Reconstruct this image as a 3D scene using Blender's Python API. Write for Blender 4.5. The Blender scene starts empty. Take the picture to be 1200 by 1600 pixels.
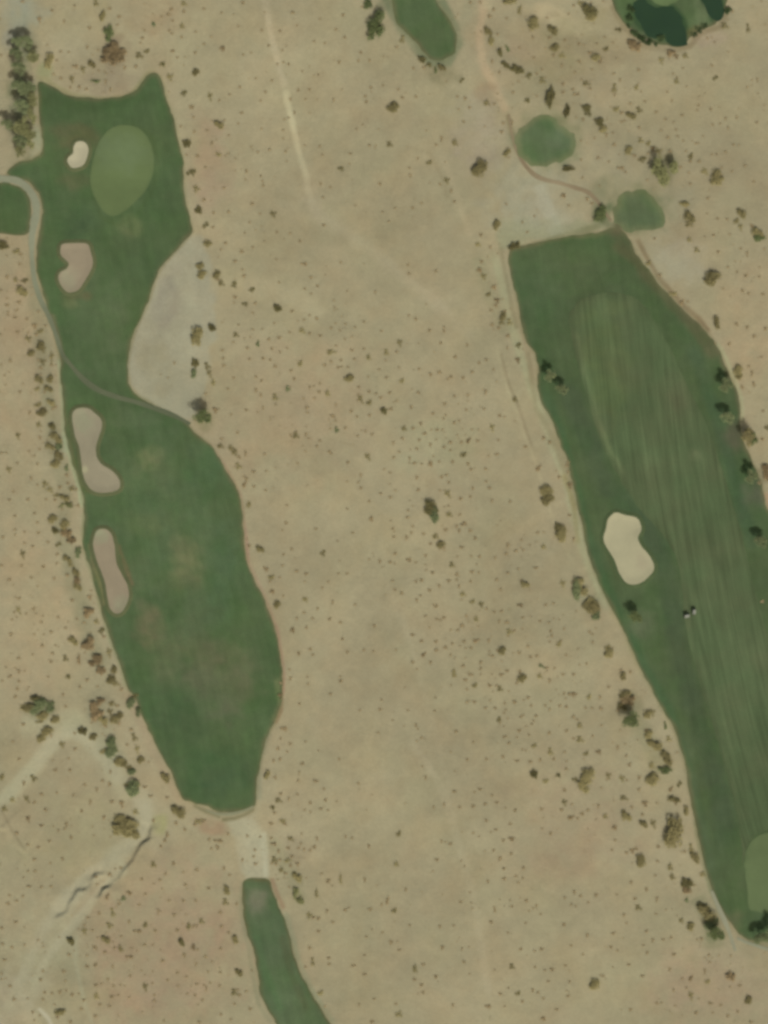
import bpy, math, random
import numpy as np
from mathutils import Vector
from mathutils.geometry import delaunay_2d_cdt
R = math.radians
rng = np.random.default_rng(7); random.seed(7)
scene = bpy.context.scene
COL = scene.collection
S = 0.25                                    # metres per photo pixel
def P(px, py): return ((px-600)*S, (800-py)*S)
def PA(pts): return np.array([P(a, b) for a, b in pts], float)

# ------------------------------------------------------------------ colour
K = np.array([1.70, 1.585, 1.37])            # light on a level sheet (albedo -> picture)
def lin(c):
    c = np.asarray(c, float)/255.0
    return np.where(c <= .04045, c/12.92, ((c+.055)/1.055)**2.4)
def alb(c): return lin(c)/K

# ------------------------------------------------------------------ terrain
def vnoise(x, y, cell, seed):
    g = np.random.default_rng(seed).random((256, 256))
    u = np.asarray(x)/cell+1000.0; v = np.asarray(y)/cell+1000.0
    i = np.floor(u).astype(int); j = np.floor(v).astype(int); fu = u-i; fv = v-j
    fu = fu*fu*(3-2*fu); fv = fv*fv*(3-2*fv)
    a = g[i % 256, j % 256]; b = g[(i+1) % 256, j % 256]; c = g[i % 256, (j+1) % 256]; d = g[(i+1) % 256, (j+1) % 256]
    return (a*(1-fu)+b*fu)*(1-fv)+(c*(1-fu)+d*fu)*fv - .5
def sstep(a, b, x):
    t = np.clip((x-a)/(b-a), 0, 1); return t*t*(3-2*t)
def polydist(x, y, pts):
    """distance to an open polyline, side sign (positive left of travel) and position along it 0..1"""
    best = np.full(x.shape, 1e9); side = np.zeros(x.shape); along = np.zeros(x.shape)
    seg = np.hypot(*(pts[1:]-pts[:-1]).T); tot = seg.sum(); acc = 0
    for k in range(len(pts)-1):
        a = pts[k]; b = pts[k+1]; d = b-a; L = max(seg[k], 1e-6)
        t = np.clip(((x-a[0])*d[0]+(y-a[1])*d[1])/(L*L), 0, 1)
        ex = x-(a[0]+t*d[0]); ey = y-(a[1]+t*d[1]); r = np.hypot(ex, ey)
        m = r < best
        best = np.where(m, r, best); side = np.where(m, np.sign(d[0]*ey-d[1]*ex), side)
        along = np.where(m, (acc+t*L)/tot, along); acc += seg[k]
    return best, side, along
GULLY = [(PA([(243, 1286), (238, 1300), (229, 1315), (216, 1330), (205, 1350), (190, 1369), (176, 1381), (163, 1390), (150, 1408)]), 1.35),
         (PA([(168, 1368), (152, 1366), (143, 1382), (133, 1394), (122, 1392), (110, 1408), (104, 1424), (84, 1440)]), 1.0),
         (PA([(0, 1292), (14, 1305), (30, 1325), (42, 1334)]), .6)]
BANK = PA([(402, 1262), (385, 1272), (362, 1281), (345, 1284)])
def height(x, y):
    x = np.asarray(x, float); y = np.asarray(y, float)
    h = .9*vnoise(x, y, 46, 1)+.42*vnoise(x, y, 17, 2)+.20*vnoise(x, y, 7.5, 3)+.07*vnoise(x, y, 3.1, 4)
    for pts, D in GULLY:
        lo = pts.min(0)-22; hi = pts.max(0)+22
        m = (x > lo[0]) & (x < hi[0]) & (y > lo[1]) & (y < hi[1])
        if not m.any(): continue
        d, s, t = polydist(x[m], y[m], pts); brk = np.clip(.75+1.6*vnoise(x[m], y[m], 5, 9), .15, 1.2)
        dd = d*(-s)+1.3*vnoise(x[m], y[m], 2.6, 10)                                    # wash side = right of travel (north-west)
        tap = brk*sstep(0, .08, t)*(1-sstep(.9, 1, t))
        up = D*tap*(1-sstep(-.3, 1.3, dd))*np.exp(-np.clip(-dd, 0, None)/6)*.5
        dn = -D*tap*sstep(-.3, 1.3, dd)*np.exp(-np.clip(dd-.9, 0, None)/7)*.5
        h2 = h[m]; h2 += up+dn; h[m] = h2
    return h
def hz(x, y): return float(height(np.array([x]), np.array([y]))[0])

# ------------------------------------------------------------------ objects
def tag(o, label=None, cat=None, group=None, kind=None):
    if label: o['label'] = label
    if cat: o['category'] = cat
    if group: o['group'] = group
    if kind: o['kind'] = kind
    return o
def link(o, parent=None):
    COL.objects.link(o)
    if parent: o.parent = parent
    return o
def mesh_obj(name, verts, faces, mat, parent=None, smooth=False):
    me = bpy.data.meshes.new(name); me.from_pydata([tuple(v) for v in verts], [], faces); me.update()
    if mat: me.materials.append(mat)
    if smooth: me.polygons.foreach_set('use_smooth', [True]*len(me.polygons))
    return link(bpy.data.objects.new(name, me), parent)
def empty(name, loc, rz=0):
    o = bpy.data.objects.new(name, None); o.location = loc; o.rotation_euler = (0, 0, rz); o.empty_display_size = .5
    return link(o)

# ------------------------------------------------------------------ materials
def nodes_of(name):
    m = bpy.data.materials.new(name); m.use_nodes = True
    nt = m.node_tree; bs = nt.nodes['Principled BSDF']; bs.inputs['Roughness'].default_value = .95
    bs.inputs['Specular IOR Level'].default_value = .04
    return m, nt, bs
def mul(nt, a, fac_socket, lo, hi):
    mr = nt.nodes.new('ShaderNodeMapRange'); mr.inputs['From Min'].default_value = .25; mr.inputs['From Max'].default_value = .75
    mr.inputs['To Min'].default_value = lo; mr.inputs['To Max'].default_value = hi
    nt.links.new(fac_socket, mr.inputs['Value'])
    vm = nt.nodes.new('ShaderNodeVectorMath'); vm.operation = 'SCALE'
    nt.links.new(a, vm.inputs[0]); nt.links.new(mr.outputs['Result'], vm.inputs['Scale'])
    return vm.outputs['Vector']
def noise(nt, vec, scale, detail=3, rough=.55):
    n = nt.nodes.new('ShaderNodeTexNoise'); n.inputs['Scale'].default_value = scale
    n.inputs['Detail'].default_value = detail; n.inputs['Roughness'].default_value = rough
    if vec: nt.links.new(vec, n.inputs['Vector'])
    return n.outputs['Fac']
def sheet_mat(name, octaves, tint=None, bump=0, tint2=None, streak=0):
    """colour stored on the mesh (what the surface is made of) broken up by noise"""
    m, nt, bs = nodes_of(name)
    at = nt.nodes.new('ShaderNodeAttribute'); at.attribute_name = 'soil'
    geo = nt.nodes.new('ShaderNodeNewGeometry')
    c = at.outputs['Color']
    for sc, det, lo, hi in octaves: c = mul(nt, c, noise(nt, geo.outputs['Position'], sc, det), lo, hi)
    if streak:
        mp = nt.nodes.new('ShaderNodeVectorMath'); mp.operation = 'MULTIPLY'; mp.inputs[1].default_value = (1, .11, 1)
        rt = nt.nodes.new('ShaderNodeVectorRotate'); rt.rotation_type = 'Z_AXIS'; rt.inputs['Angle'].default_value = -R(11)
        nt.links.new(geo.outputs['Position'], rt.inputs['Vector']); nt.links.new(rt.outputs[0], mp.inputs[0])
        c = mul(nt, c, noise(nt, mp.outputs['Vector'], .45, 3), 1-streak, 1+streak)
    for tint in [t for t in (tint, tint2) if t]:
        mx = nt.nodes.new('ShaderNodeMix'); mx.data_type = 'RGBA'; mx.blend_type = 'MULTIPLY'
        mr = nt.nodes.new('ShaderNodeMapRange'); mr.inputs['From Min'].default_value = .42; mr.inputs['From Max'].default_value = .68
        nt.links.new(noise(nt, geo.outputs['Position'], tint[0], 3), mr.inputs['Value'])
        nt.links.new(mr.outputs['Result'], mx.inputs['Factor']); nt.links.new(c, mx.inputs['A'])
        mx.inputs['B'].default_value = (*tint[1], 1); c = mx.outputs['Result']
    nt.links.new(c, bs.inputs['Base Color'])
    if bump:
        b = nt.nodes.new('ShaderNodeBump'); b.inputs['Strength'].default_value = bump; b.inputs['Distance'].default_value = .3
        nt.links.new(noise(nt, geo.outputs['Position'], .9, 5, .65), b.inputs['Height']); nt.links.new(b.outputs['Normal'], bs.inputs['Normal'])
    return m
M = {}
M['sand'] = sheet_mat('desert_sand', [(.035, 3, .975, 1.025), (.22, 4, .955, 1.045), (.6, 3, .96, 1.04), (1.4, 3, .92, 1.08)], (.06, (1.035, .985, .955)), .35, (.035, (.965, .985, .965)))
M['turf'] = sheet_mat('turf', [(.05, 3, .94, 1.06), (.25, 4, .92, 1.08), (1.6, 3, .92, 1.08)], (.045, (1.09, 1.0, .98)), .2, (.09, (.86, 1.0, .90)), .09)
M['green'] = sheet_mat('green_turf', [(.08, 2, .97, 1.03), (.5, 3, .97, 1.03)], None, 0)
M['bunker'] = sheet_mat('bunker_sand', [(.15, 3, .97, 1.03), (.9, 3, .97, 1.03)], None, .15)
M['path'] = sheet_mat('path_surface', [(.12, 3, .95, 1.05), (.8, 3, .95, 1.05)], None, .1)
def fairway_mat():
    m, nt, bs = nodes_of('striped_turf')
    at = nt.nodes.new('ShaderNodeAttribute'); at.attribute_name = 'soil'
    fl = nt.nodes.new('ShaderNodeAttribute'); fl.attribute_name = 'flow'
    geo = nt.nodes.new('ShaderNodeNewGeometry')
    c = at.outputs['Color']
    def strip(su, sv, det, lo, hi):
        mp = nt.nodes.new('ShaderNodeVectorMath'); mp.operation = 'MULTIPLY'; mp.inputs[1].default_value = (su, sv, 0)
        nt.links.new(fl.outputs['Vector'], mp.inputs[0])
        return mul(nt, c, noise(nt, mp.outputs['Vector'], 1, det, .5), lo, hi)
    c = strip(.5, .03, 2, .83, 1.20); c = strip(1.3, .04, 2, .88, 1.14); c = strip(.12, .03, 1, .95, 1.06)
    mx = nt.nodes.new('ShaderNodeMix'); mx.data_type = 'RGBA'; mx.blend_type = 'MULTIPLY'; mr = nt.nodes.new('ShaderNodeMapRange'); mr.inputs['From Min'].default_value = .4; mr.inputs['From Max'].default_value = .66
    nt.links.new(noise(nt, geo.outputs['Position'], .05, 4), mr.inputs['Value']); nt.links.new(mr.outputs['Result'], mx.inputs['Factor']); nt.links.new(c, mx.inputs['A']); mx.inputs['B'].default_value = (1.10, .97, 1.02, 1); c = mx.outputs['Result']
    c = mul(nt, c, noise(nt, geo.outputs['Position'], 1.2, 3), .94, 1.06)
    nt.links.new(c, bs.inputs['Base Color'])
    return m
M['fairway'] = fairway_mat()
def plain(name, col, rough=.6, spec=.4, metal=0):
    m, nt, bs = nodes_of(name); bs.inputs['Roughness'].default_value = rough; bs.inputs['Specular IOR Level'].default_value = spec
    bs.inputs['Metallic'].default_value = metal
    g = nt.nodes.new('ShaderNodeNewGeometry'); rgb = nt.nodes.new('ShaderNodeRGB'); rgb.outputs[0].default_value = (*col, 1)
    nt.links.new(mul(nt, rgb.outputs[0], noise(nt, g.outputs['Position'], 6, 3), .92, 1.08), bs.inputs['Base Color'])
    return m
def leaf_mat(name, a, b, rand=.25):
    m, nt, bs = nodes_of(name); bs.inputs['Roughness'].default_value = .8
    g = nt.nodes.new('ShaderNodeNewGeometry'); oi = nt.nodes.new('ShaderNodeObjectInfo')
    mx = nt.nodes.new('ShaderNodeMix'); mx.data_type = 'RGBA'
    mx.inputs['A'].default_value = (*a, 1); mx.inputs['B'].default_value = (*b, 1)
    nt.links.new(noise(nt, g.outputs['Position'], .9, 3, .7), mx.inputs['Factor'])
    mr = nt.nodes.new('ShaderNodeMapRange'); mr.inputs['To Min'].default_value = 1-rand; mr.inputs['To Max'].default_value = 1+rand
    nt.links.new(oi.outputs['Random'], mr.inputs['Value'])
    vm = nt.nodes.new('ShaderNodeVectorMath'); vm.operation = 'SCALE'
    nt.links.new(mx.outputs['Result'], vm.inputs[0]); nt.links.new(mr.outputs['Result'], vm.inputs['Scale'])
    nt.links.new(vm.outputs['Vector'], bs.inputs['Base Color'])
    tr = nt.nodes.new('ShaderNodeBsdfTranslucent'); nt.links.new(vm.outputs['Vector'], tr.inputs['Color'])
    ms = nt.nodes.new('ShaderNodeMixShader'); ms.inputs[0].default_value = .3
    nt.links.new(bs.outputs[0], ms.inputs[1]); nt.links.new(tr.outputs[0], ms.inputs[2])
    nt.links.new(ms.outputs[0], nt.nodes['Material Output'].inputs['Surface'])
    return m
LEAF = {'o': leaf_mat('olive_leaves', (.19, .172, .083), (.27, .242, .123)),
        'g': leaf_mat('green_leaves', (.09, .118, .05), (.145, .172, .08), .15),
        'r': leaf_mat('dry_brown_twigs', (.215, .17, .096), (.29, .232, .135)),
        'd': leaf_mat('dark_leaves', (.11, .103, .048), (.165, .152, .072), .15),
        'y': leaf_mat('yellow_green_leaves', (.15, .16, .075), (.22, .225, .11), .15),
        's': leaf_mat('grey_green_leaves', (.122, .15, .074), (.185, .215, .115), .15),
        'v': leaf_mat('deep_green_leaves', (.035, .06, .028), (.07, .10, .045), .2)}
M['bark'] = plain('bark', (.13, .10, .07), .95, .1)

# ------------------------------------------------------------------ shapes traced from the photograph (photo pixels)
def smooth_closed(pts, step=1.3, jit=.38, seed=0, sharp=False):
    p = PA(pts); n = len(p); out = []
    for i in range(n):
        p0, p1, p2, p3 = p[i-1], p[i], p[(i+1) % n], p[(i+2) % n]
        k = max(2, int(np.hypot(*(p2-p1))/step))
        for t in np.arange(k)/k:
            if sharp: q = p1+(p2-p1)*t
            else: q = .5*((2*p1)+(-p0+p2)*t+(2*p0-5*p1+4*p2-p3)*t*t+(-p0+3*p1-3*p2+p3)*t**3)
            out.append(q)
    out = np.array(out)
    if jit: out = out+np.stack([vnoise(out[:, 0], out[:, 1], 2.3, 50+seed), vnoise(out[:, 0], out[:, 1], 2.3, 80+seed)], 1)*2*jit
    return out
def inside(x, y, poly):
    r = np.zeros(x.shape, bool); n = len(poly); j = n-1
    for i in range(n):
        xi, yi = poly[i]; xj, yj = poly[j]
        if yi != yj:
            m = ((yi > y) != (yj > y)) & (x < (xj-xi)*(y-yi)/(yj-yi)+xi); r ^= m
        j = i
    return r
def edge_dist(x, y, poly):
    d, _, _ = polydist(x, y, np.vstack([poly, poly[:1]])); return d
def set_attr(me, col, flow=None):
    a = me.color_attributes.new('soil', 'FLOAT_COLOR', 'POINT')
    a.data.foreach_set('color', np.hstack([np.clip(col, .001, 1), np.ones((len(col), 1))]).astype('f').ravel())
    if flow is not None:
        f = me.attributes.new('flow', 'FLOAT_VECTOR', 'POINT'); f.data.foreach_set('vector', flow.astype('f').ravel())
def patch(name, poly, off, spacing, colfn, mat, parent=None, flowfn=None, zfn=None, inner=None):
    lo = poly.min(0); hi = poly.max(0)
    gx, gy = np.meshgrid(np.arange(lo[0], hi[0], spacing)+.13, np.arange(lo[1], hi[1], spacing)+.17)
    gx = gx.ravel(); gy = gy.ravel(); m = inside(gx, gy, poly); gx = gx[m]; gy = gy[m]
    d = edge_dist(gx, gy, poly); m = d > spacing*.5; gx = gx[m]; gy = gy[m]
    n = len(poly)
    vin = [Vector(p) for p in poly]+[Vector(p) for p in zip(gx, gy)]
    v, e, f, *_ = delaunay_2d_cdt(vin, [(i, (i+1) % n) for i in range(n)], [list(range(n))], 1, 1e-5)
    v = np.array([(q.x, q.y) for q in v]); z = height(v[:, 0], v[:, 1])+off
    ed = edge_dist(v[:, 0], v[:, 1], poly)
    if zfn is not None: z = z+zfn(v[:, 0], v[:, 1], ed)
    fs = []
    for t in f:
        a, b, c = v[t[0]], v[t[1]], v[t[2]]
        fs.append(tuple(t) if (b[0]-a[0])*(c[1]-a[1])-(b[1]-a[1])*(c[0]-a[0]) > 0 else tuple(reversed(t)))
    o = mesh_obj(name, np.column_stack([v, z]), fs, mat, parent, True)
    set_attr(o.data, colfn(v[:, 0], v[:, 1], ed), flowfn(v[:, 0], v[:, 1]) if flowfn else None)
    return o
# soft-edged material marks: each (kind, data, colour, width/size, strength)
def apply_marks(x, y, col, marks):
    for mk in marks:
        if mk[0] == 'b':                               # blob: px, py, w, h, rot, colour, strength
            _, px, py, w, h, rot, c, st = mk
            cx, cy = P(px, py); dx = x-cx; dy = y-cy; a = R(rot)
            u = (dx*math.cos(a)+dy*math.sin(a))/(w*S/2); v = (-dx*math.sin(a)+dy*math.cos(a))/(h*S/2)
            r = np.sqrt(u*u+v*v)+.55*vnoise(x, y, 5, 11)+.25*vnoise(x, y, 2, 12)
            k = st*(1-sstep(.35, 1.2, r+.35*vnoise(x, y, 3.2, 16)))*(.85+.7*vnoise(x, y, 2.6, 17)+.5*vnoise(x, y, 9, 18))
        elif mk[0] == 'l':                             # line: pts, width px, colour, strength
            _, pts, w, c, st = mk
            pp = PA(pts); lo = pp.min(0)-w*S*2; hi = pp.max(0)+w*S*2
            m = (x > lo[0]) & (x < hi[0]) & (y > lo[1]) & (y < hi[1])
            k = np.zeros(x.shape)
            if not m.any(): continue
            d, _, t = polydist(x[m], y[m], pp)
            d = d*(1+.5*vnoise(x[m], y[m], 4, 13))
            k[m] = st*(1-sstep(.25, 1, d/(w*S*.62)))*sstep(0, .04, t+.01)*(1-sstep(.96, 1, t-.01))*(1+.5*vnoise(x[m], y[m], 9, 14))
        else:                                          # polygon: pts, feather px, colour, strength
            _, pts, fe, c, st = mk
            pl = PA(pts); lo = pl.min(0)-fe*S*2; hi = pl.max(0)+fe*S*2
            m = (x > lo[0]) & (x < hi[0]) & (y > lo[1]) & (y < hi[1])
            k = np.zeros(x.shape)
            if not m.any(): continue
            d = edge_dist(x[m], y[m], pl)*np.where(inside(x[m], y[m], pl), 1, -1)+vnoise(x[m], y[m], 4, 15)*fe*S
            k[m] = st*sstep(-fe*S/2, fe*S/2, d)
        k = np.clip(k, 0, 1)[:, None]
        col = col*(1-k)+alb(c)*k
    return col
A_ = [(60, 127), (75, 131), (90, 140), (105, 148), (120, 152), (140, 152), (158, 154), (175, 153), (195, 150), (210, 142), (220, 130), (229, 118), (240, 114), (250, 120), (257, 140), (262, 158), (268, 175), (275, 200), (281, 225), (285, 245), (287, 270), (288, 290), (290, 315), (296, 340), (300, 362),
      (290, 375), (272, 395), (258, 410), (248, 425), (240, 445), (234, 465), (226, 485), (216, 505), (208, 525), (203, 545), (200, 565), (200, 590), (204, 605), (215, 618), (232, 628), (250, 640), (270, 648), (285, 656), (296, 668), (308, 680), (322, 690), (337, 707), (352, 732), (367, 757), (376, 782), (380, 803),
      (380, 825), (382, 857), (387, 882), (399, 910), (411, 932), (422, 960), (430, 985), (436, 1015), (441, 1050), (440, 1075), (439, 1100), (430, 1125), (418, 1150), (411, 1175), (406, 1200), (402, 1215), (401, 1237), (398, 1258), (382, 1265), (345, 1269), (325, 1259), (300, 1254),
      (286, 1247), (275, 1225), (264, 1200), (250, 1175), (235, 1145), (222, 1117), (213, 1092), (199, 1075), (192, 1055), (185, 1030), (177, 1010), (170, 990), (162, 965), (155, 940), (147, 910), (140, 885), (131, 857), (130, 825), (132, 800), (131, 790), (127, 765), (120, 745), (112, 720), (107, 695), (101, 670), (99, 637), (96, 600), (94, 560), (91, 540), (84, 512), (76, 485), (68, 460), (60, 435), (57, 405), (59, 375), (64, 350), (66, 325), (60, 302), (46, 286), (30, 278), (10, 272), (18, 262), (30, 253), (50, 249), (66, 237), (65, 212), (62, 187), (60, 162), (58, 140)]
B_ = [(-40, 284), (0, 285), (20, 288), (36, 296), (46, 310), (50, 330), (47, 350), (43, 366), (20, 367), (0, 364), (-40, 360)]
C_ = [(795, 392), (810, 386), (840, 378), (870, 373), (905, 367), (940, 363), (958, 356), (972, 362), (985, 378), (995, 398), (1010, 417), (1025, 437), (1042, 457), (1060, 477), (1082, 497), (1105, 520), (1120, 542), (1132, 567), (1142, 590), (1151, 612), (1156, 632), (1156, 652), (1158, 672), (1166, 700), (1178, 728), (1188, 750), (1194, 775), (1202, 800), (1250, 850), (1262, 1000), (1270, 1300), (1262, 1484), (1200, 1473), (1175, 1470), (1158, 1462), (1140, 1440), (1126, 1420), (1112, 1385), (1100, 1350), (1091, 1307), (1082, 1262), (1075, 1225), (1071, 1200), (1065, 1175), (1052, 1137), (1038, 1112), (1020, 1080), (1005, 1052), (992, 1025), (980, 997), (967, 970), (950, 940), (936, 912), (924, 880), (914, 845), (909, 815), (903, 790), (896, 760), (886, 720), (872, 684), (860, 652), (847, 632), (840, 605), (841, 575), (836, 552), (824, 536), (817, 520), (812, 490), (806, 462), (797, 425)]
CF_ = [(889, 500), (893, 485), (905, 470), (930, 460), (960, 457), (985, 462), (1005, 476), (1020, 497), (1040, 532), (1060, 572), (1080, 615), (1100, 655), (1115, 692), (1130, 740), (1145, 790), (1160, 840), (1175, 900), (1190, 960), (1215, 1040), (1240, 1150), (1250, 1300), (1200, 1298), (1180, 1306), (1166, 1326), (1160, 1350), (1158, 1310), (1146, 1250), (1132, 1195), (1116, 1140), (1100, 1090), (1086, 1040), (1072, 980), (1066, 920), (1058, 875), (1035, 835), (1000, 795), (970, 750), (950, 715), (935, 680), (920, 632), (906, 582), (896, 540)]
CG_ = [(1163, 1350), (1166, 1328), (1177, 1311), (1192, 1302), (1215, 1298), (1250, 1304), (1256, 1400), (1230, 1424), (1200, 1426), (1172, 1421), (1167, 1390)]
AG_ = [(195, 195), (215, 199), (230, 213), (239, 235), (241, 255), (238, 275), (228, 297), (212, 315), (195, 330), (178, 338), (163, 332), (151, 315), (143, 295), (141, 275), (145, 250), (151, 230), (162, 210), (178, 198)]
F_ = [(607, -45), (612, -5), (615, 20), (621, 36), (632, 48), (647, 63), (659, 80), (672, 91), (686, 96), (700, 91), (710, 82), (714, 66), (711, 49), (702, 30), (689, 12), (679, -5), (668, -40), (636, -60)]
G_ = [(805, 217), (817, 199), (832, 184), (850, 178), (866, 185), (882, 198), (896, 210), (901, 225), (895, 242), (880, 252), (850, 258), (827, 255), (812, 242)]
H_ = [(966, 310), (980, 299), (1000, 295), (1016, 302), (1029, 322), (1036, 340), (1037, 354), (1020, 359), (995, 362), (975, 358), (962, 348), (960, 330)]
I_ = [(950, -30), (958, 5), (970, 30), (988, 48), (1008, 60), (1025, 68), (1048, 72), (1068, 72), (1076, 60), (1085, 53), (1102, 45), (1122, 34), (1132, 22), (1134, 5), (1145, -25), (1120, -50), (1040, -60), (980, -50)]
IG_ = [(1008, -25), (1014, -8), (1024, 5), (1036, 9), (1050, 7), (1062, -2), (1068, -20), (1050, -38), (1025, -40)]
POND1 = [(994, 1), (1004, -1), (1014, 5), (1023, 11), (1034, 11), (1046, 11), (1058, 17), (1065, 29), (1069, 42), (1073, 56), (1076, 68), (1066, 71), (1052, 70), (1045, 66), (1041, 60), (1036, 55), (1031, 58), (1024, 61), (1015, 56), (1005, 44), (996, 34), (990, 22), (990, 9)]
POND2 = [(1090, -24), (1094, -4), (1100, 8), (1105, 20), (1112, 29), (1122, 33), (1130, 26), (1130, 10), (1124, -8), (1118, -26)]
J_ = [(379, 1387), (382, 1377), (393, 1372), (408, 1373), (420, 1375), (426, 1392), (436, 1418), (446, 1442), (454, 1470), (462, 1500), (472, 1524), (484, 1548), (498, 1570), (510, 1590), (530, 1625), (556, 1665), (500, 1670), (460, 1635), (434, 1602), (418, 1578), (408, 1555), (403, 1525), (400, 1500), (393, 1477), (384, 1450), (380, 1422)]
K_ = None
BK = {'small_pale': ([(122, 221), (133, 223), (138, 232), (136, 246), (131, 257), (122, 262), (112, 262), (105, 252), (108, 245), (114, 240), (116, 228)], (176, 168, 136), 'small pale cream bunker left of the upper left putting green'),
      'kidney': ([(95, 384), (102, 381), (120, 380), (136, 381), (141, 390), (145, 408), (142, 422), (132, 440), (122, 453), (107, 457), (96, 447), (91, 434), (95, 425), (104, 420), (108, 412), (102, 405), (95, 398)], (148, 135, 109), 'pinkish brown kidney shaped bunker beside the cart path'),
      'bone': ([(113, 656), (115, 643), (124, 638), (136, 638), (148, 645), (158, 656), (159, 670), (155, 682), (150, 697), (151, 713), (160, 726), (176, 736), (187, 751), (185, 764), (170, 769), (152, 769), (140, 762), (131, 745), (128, 725), (124, 700), (117, 680)], (149, 140, 113), 'long grey tan bone shaped bunker on the left edge of the left fairway'),
      'slim': ([(147, 842), (152, 829), (162, 826), (172, 832), (179, 850), (182, 880), (192, 900), (200, 917), (201, 935), (193, 953), (183, 959), (173, 952), (168, 935), (165, 912), (158, 893), (150, 870), (146, 852)], (147, 134, 108), 'long slim pinkish brown bunker low on the left fairway edge'),
      'cream': ([(950, 812), (957, 803), (965, 801), (977, 805), (994, 809), (1001, 818), (1002, 828), (997, 840), (1000, 850), (1012, 865), (1021, 880), (1020, 893), (1008, 906), (993, 913), (978, 910), (969, 897), (960, 875), (948, 855), (943, 840), (947, 826)], (170, 163, 128), 'big bright cream bunker in the rough of the right fairway')}
SAND = (158, 148, 115)
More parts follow.
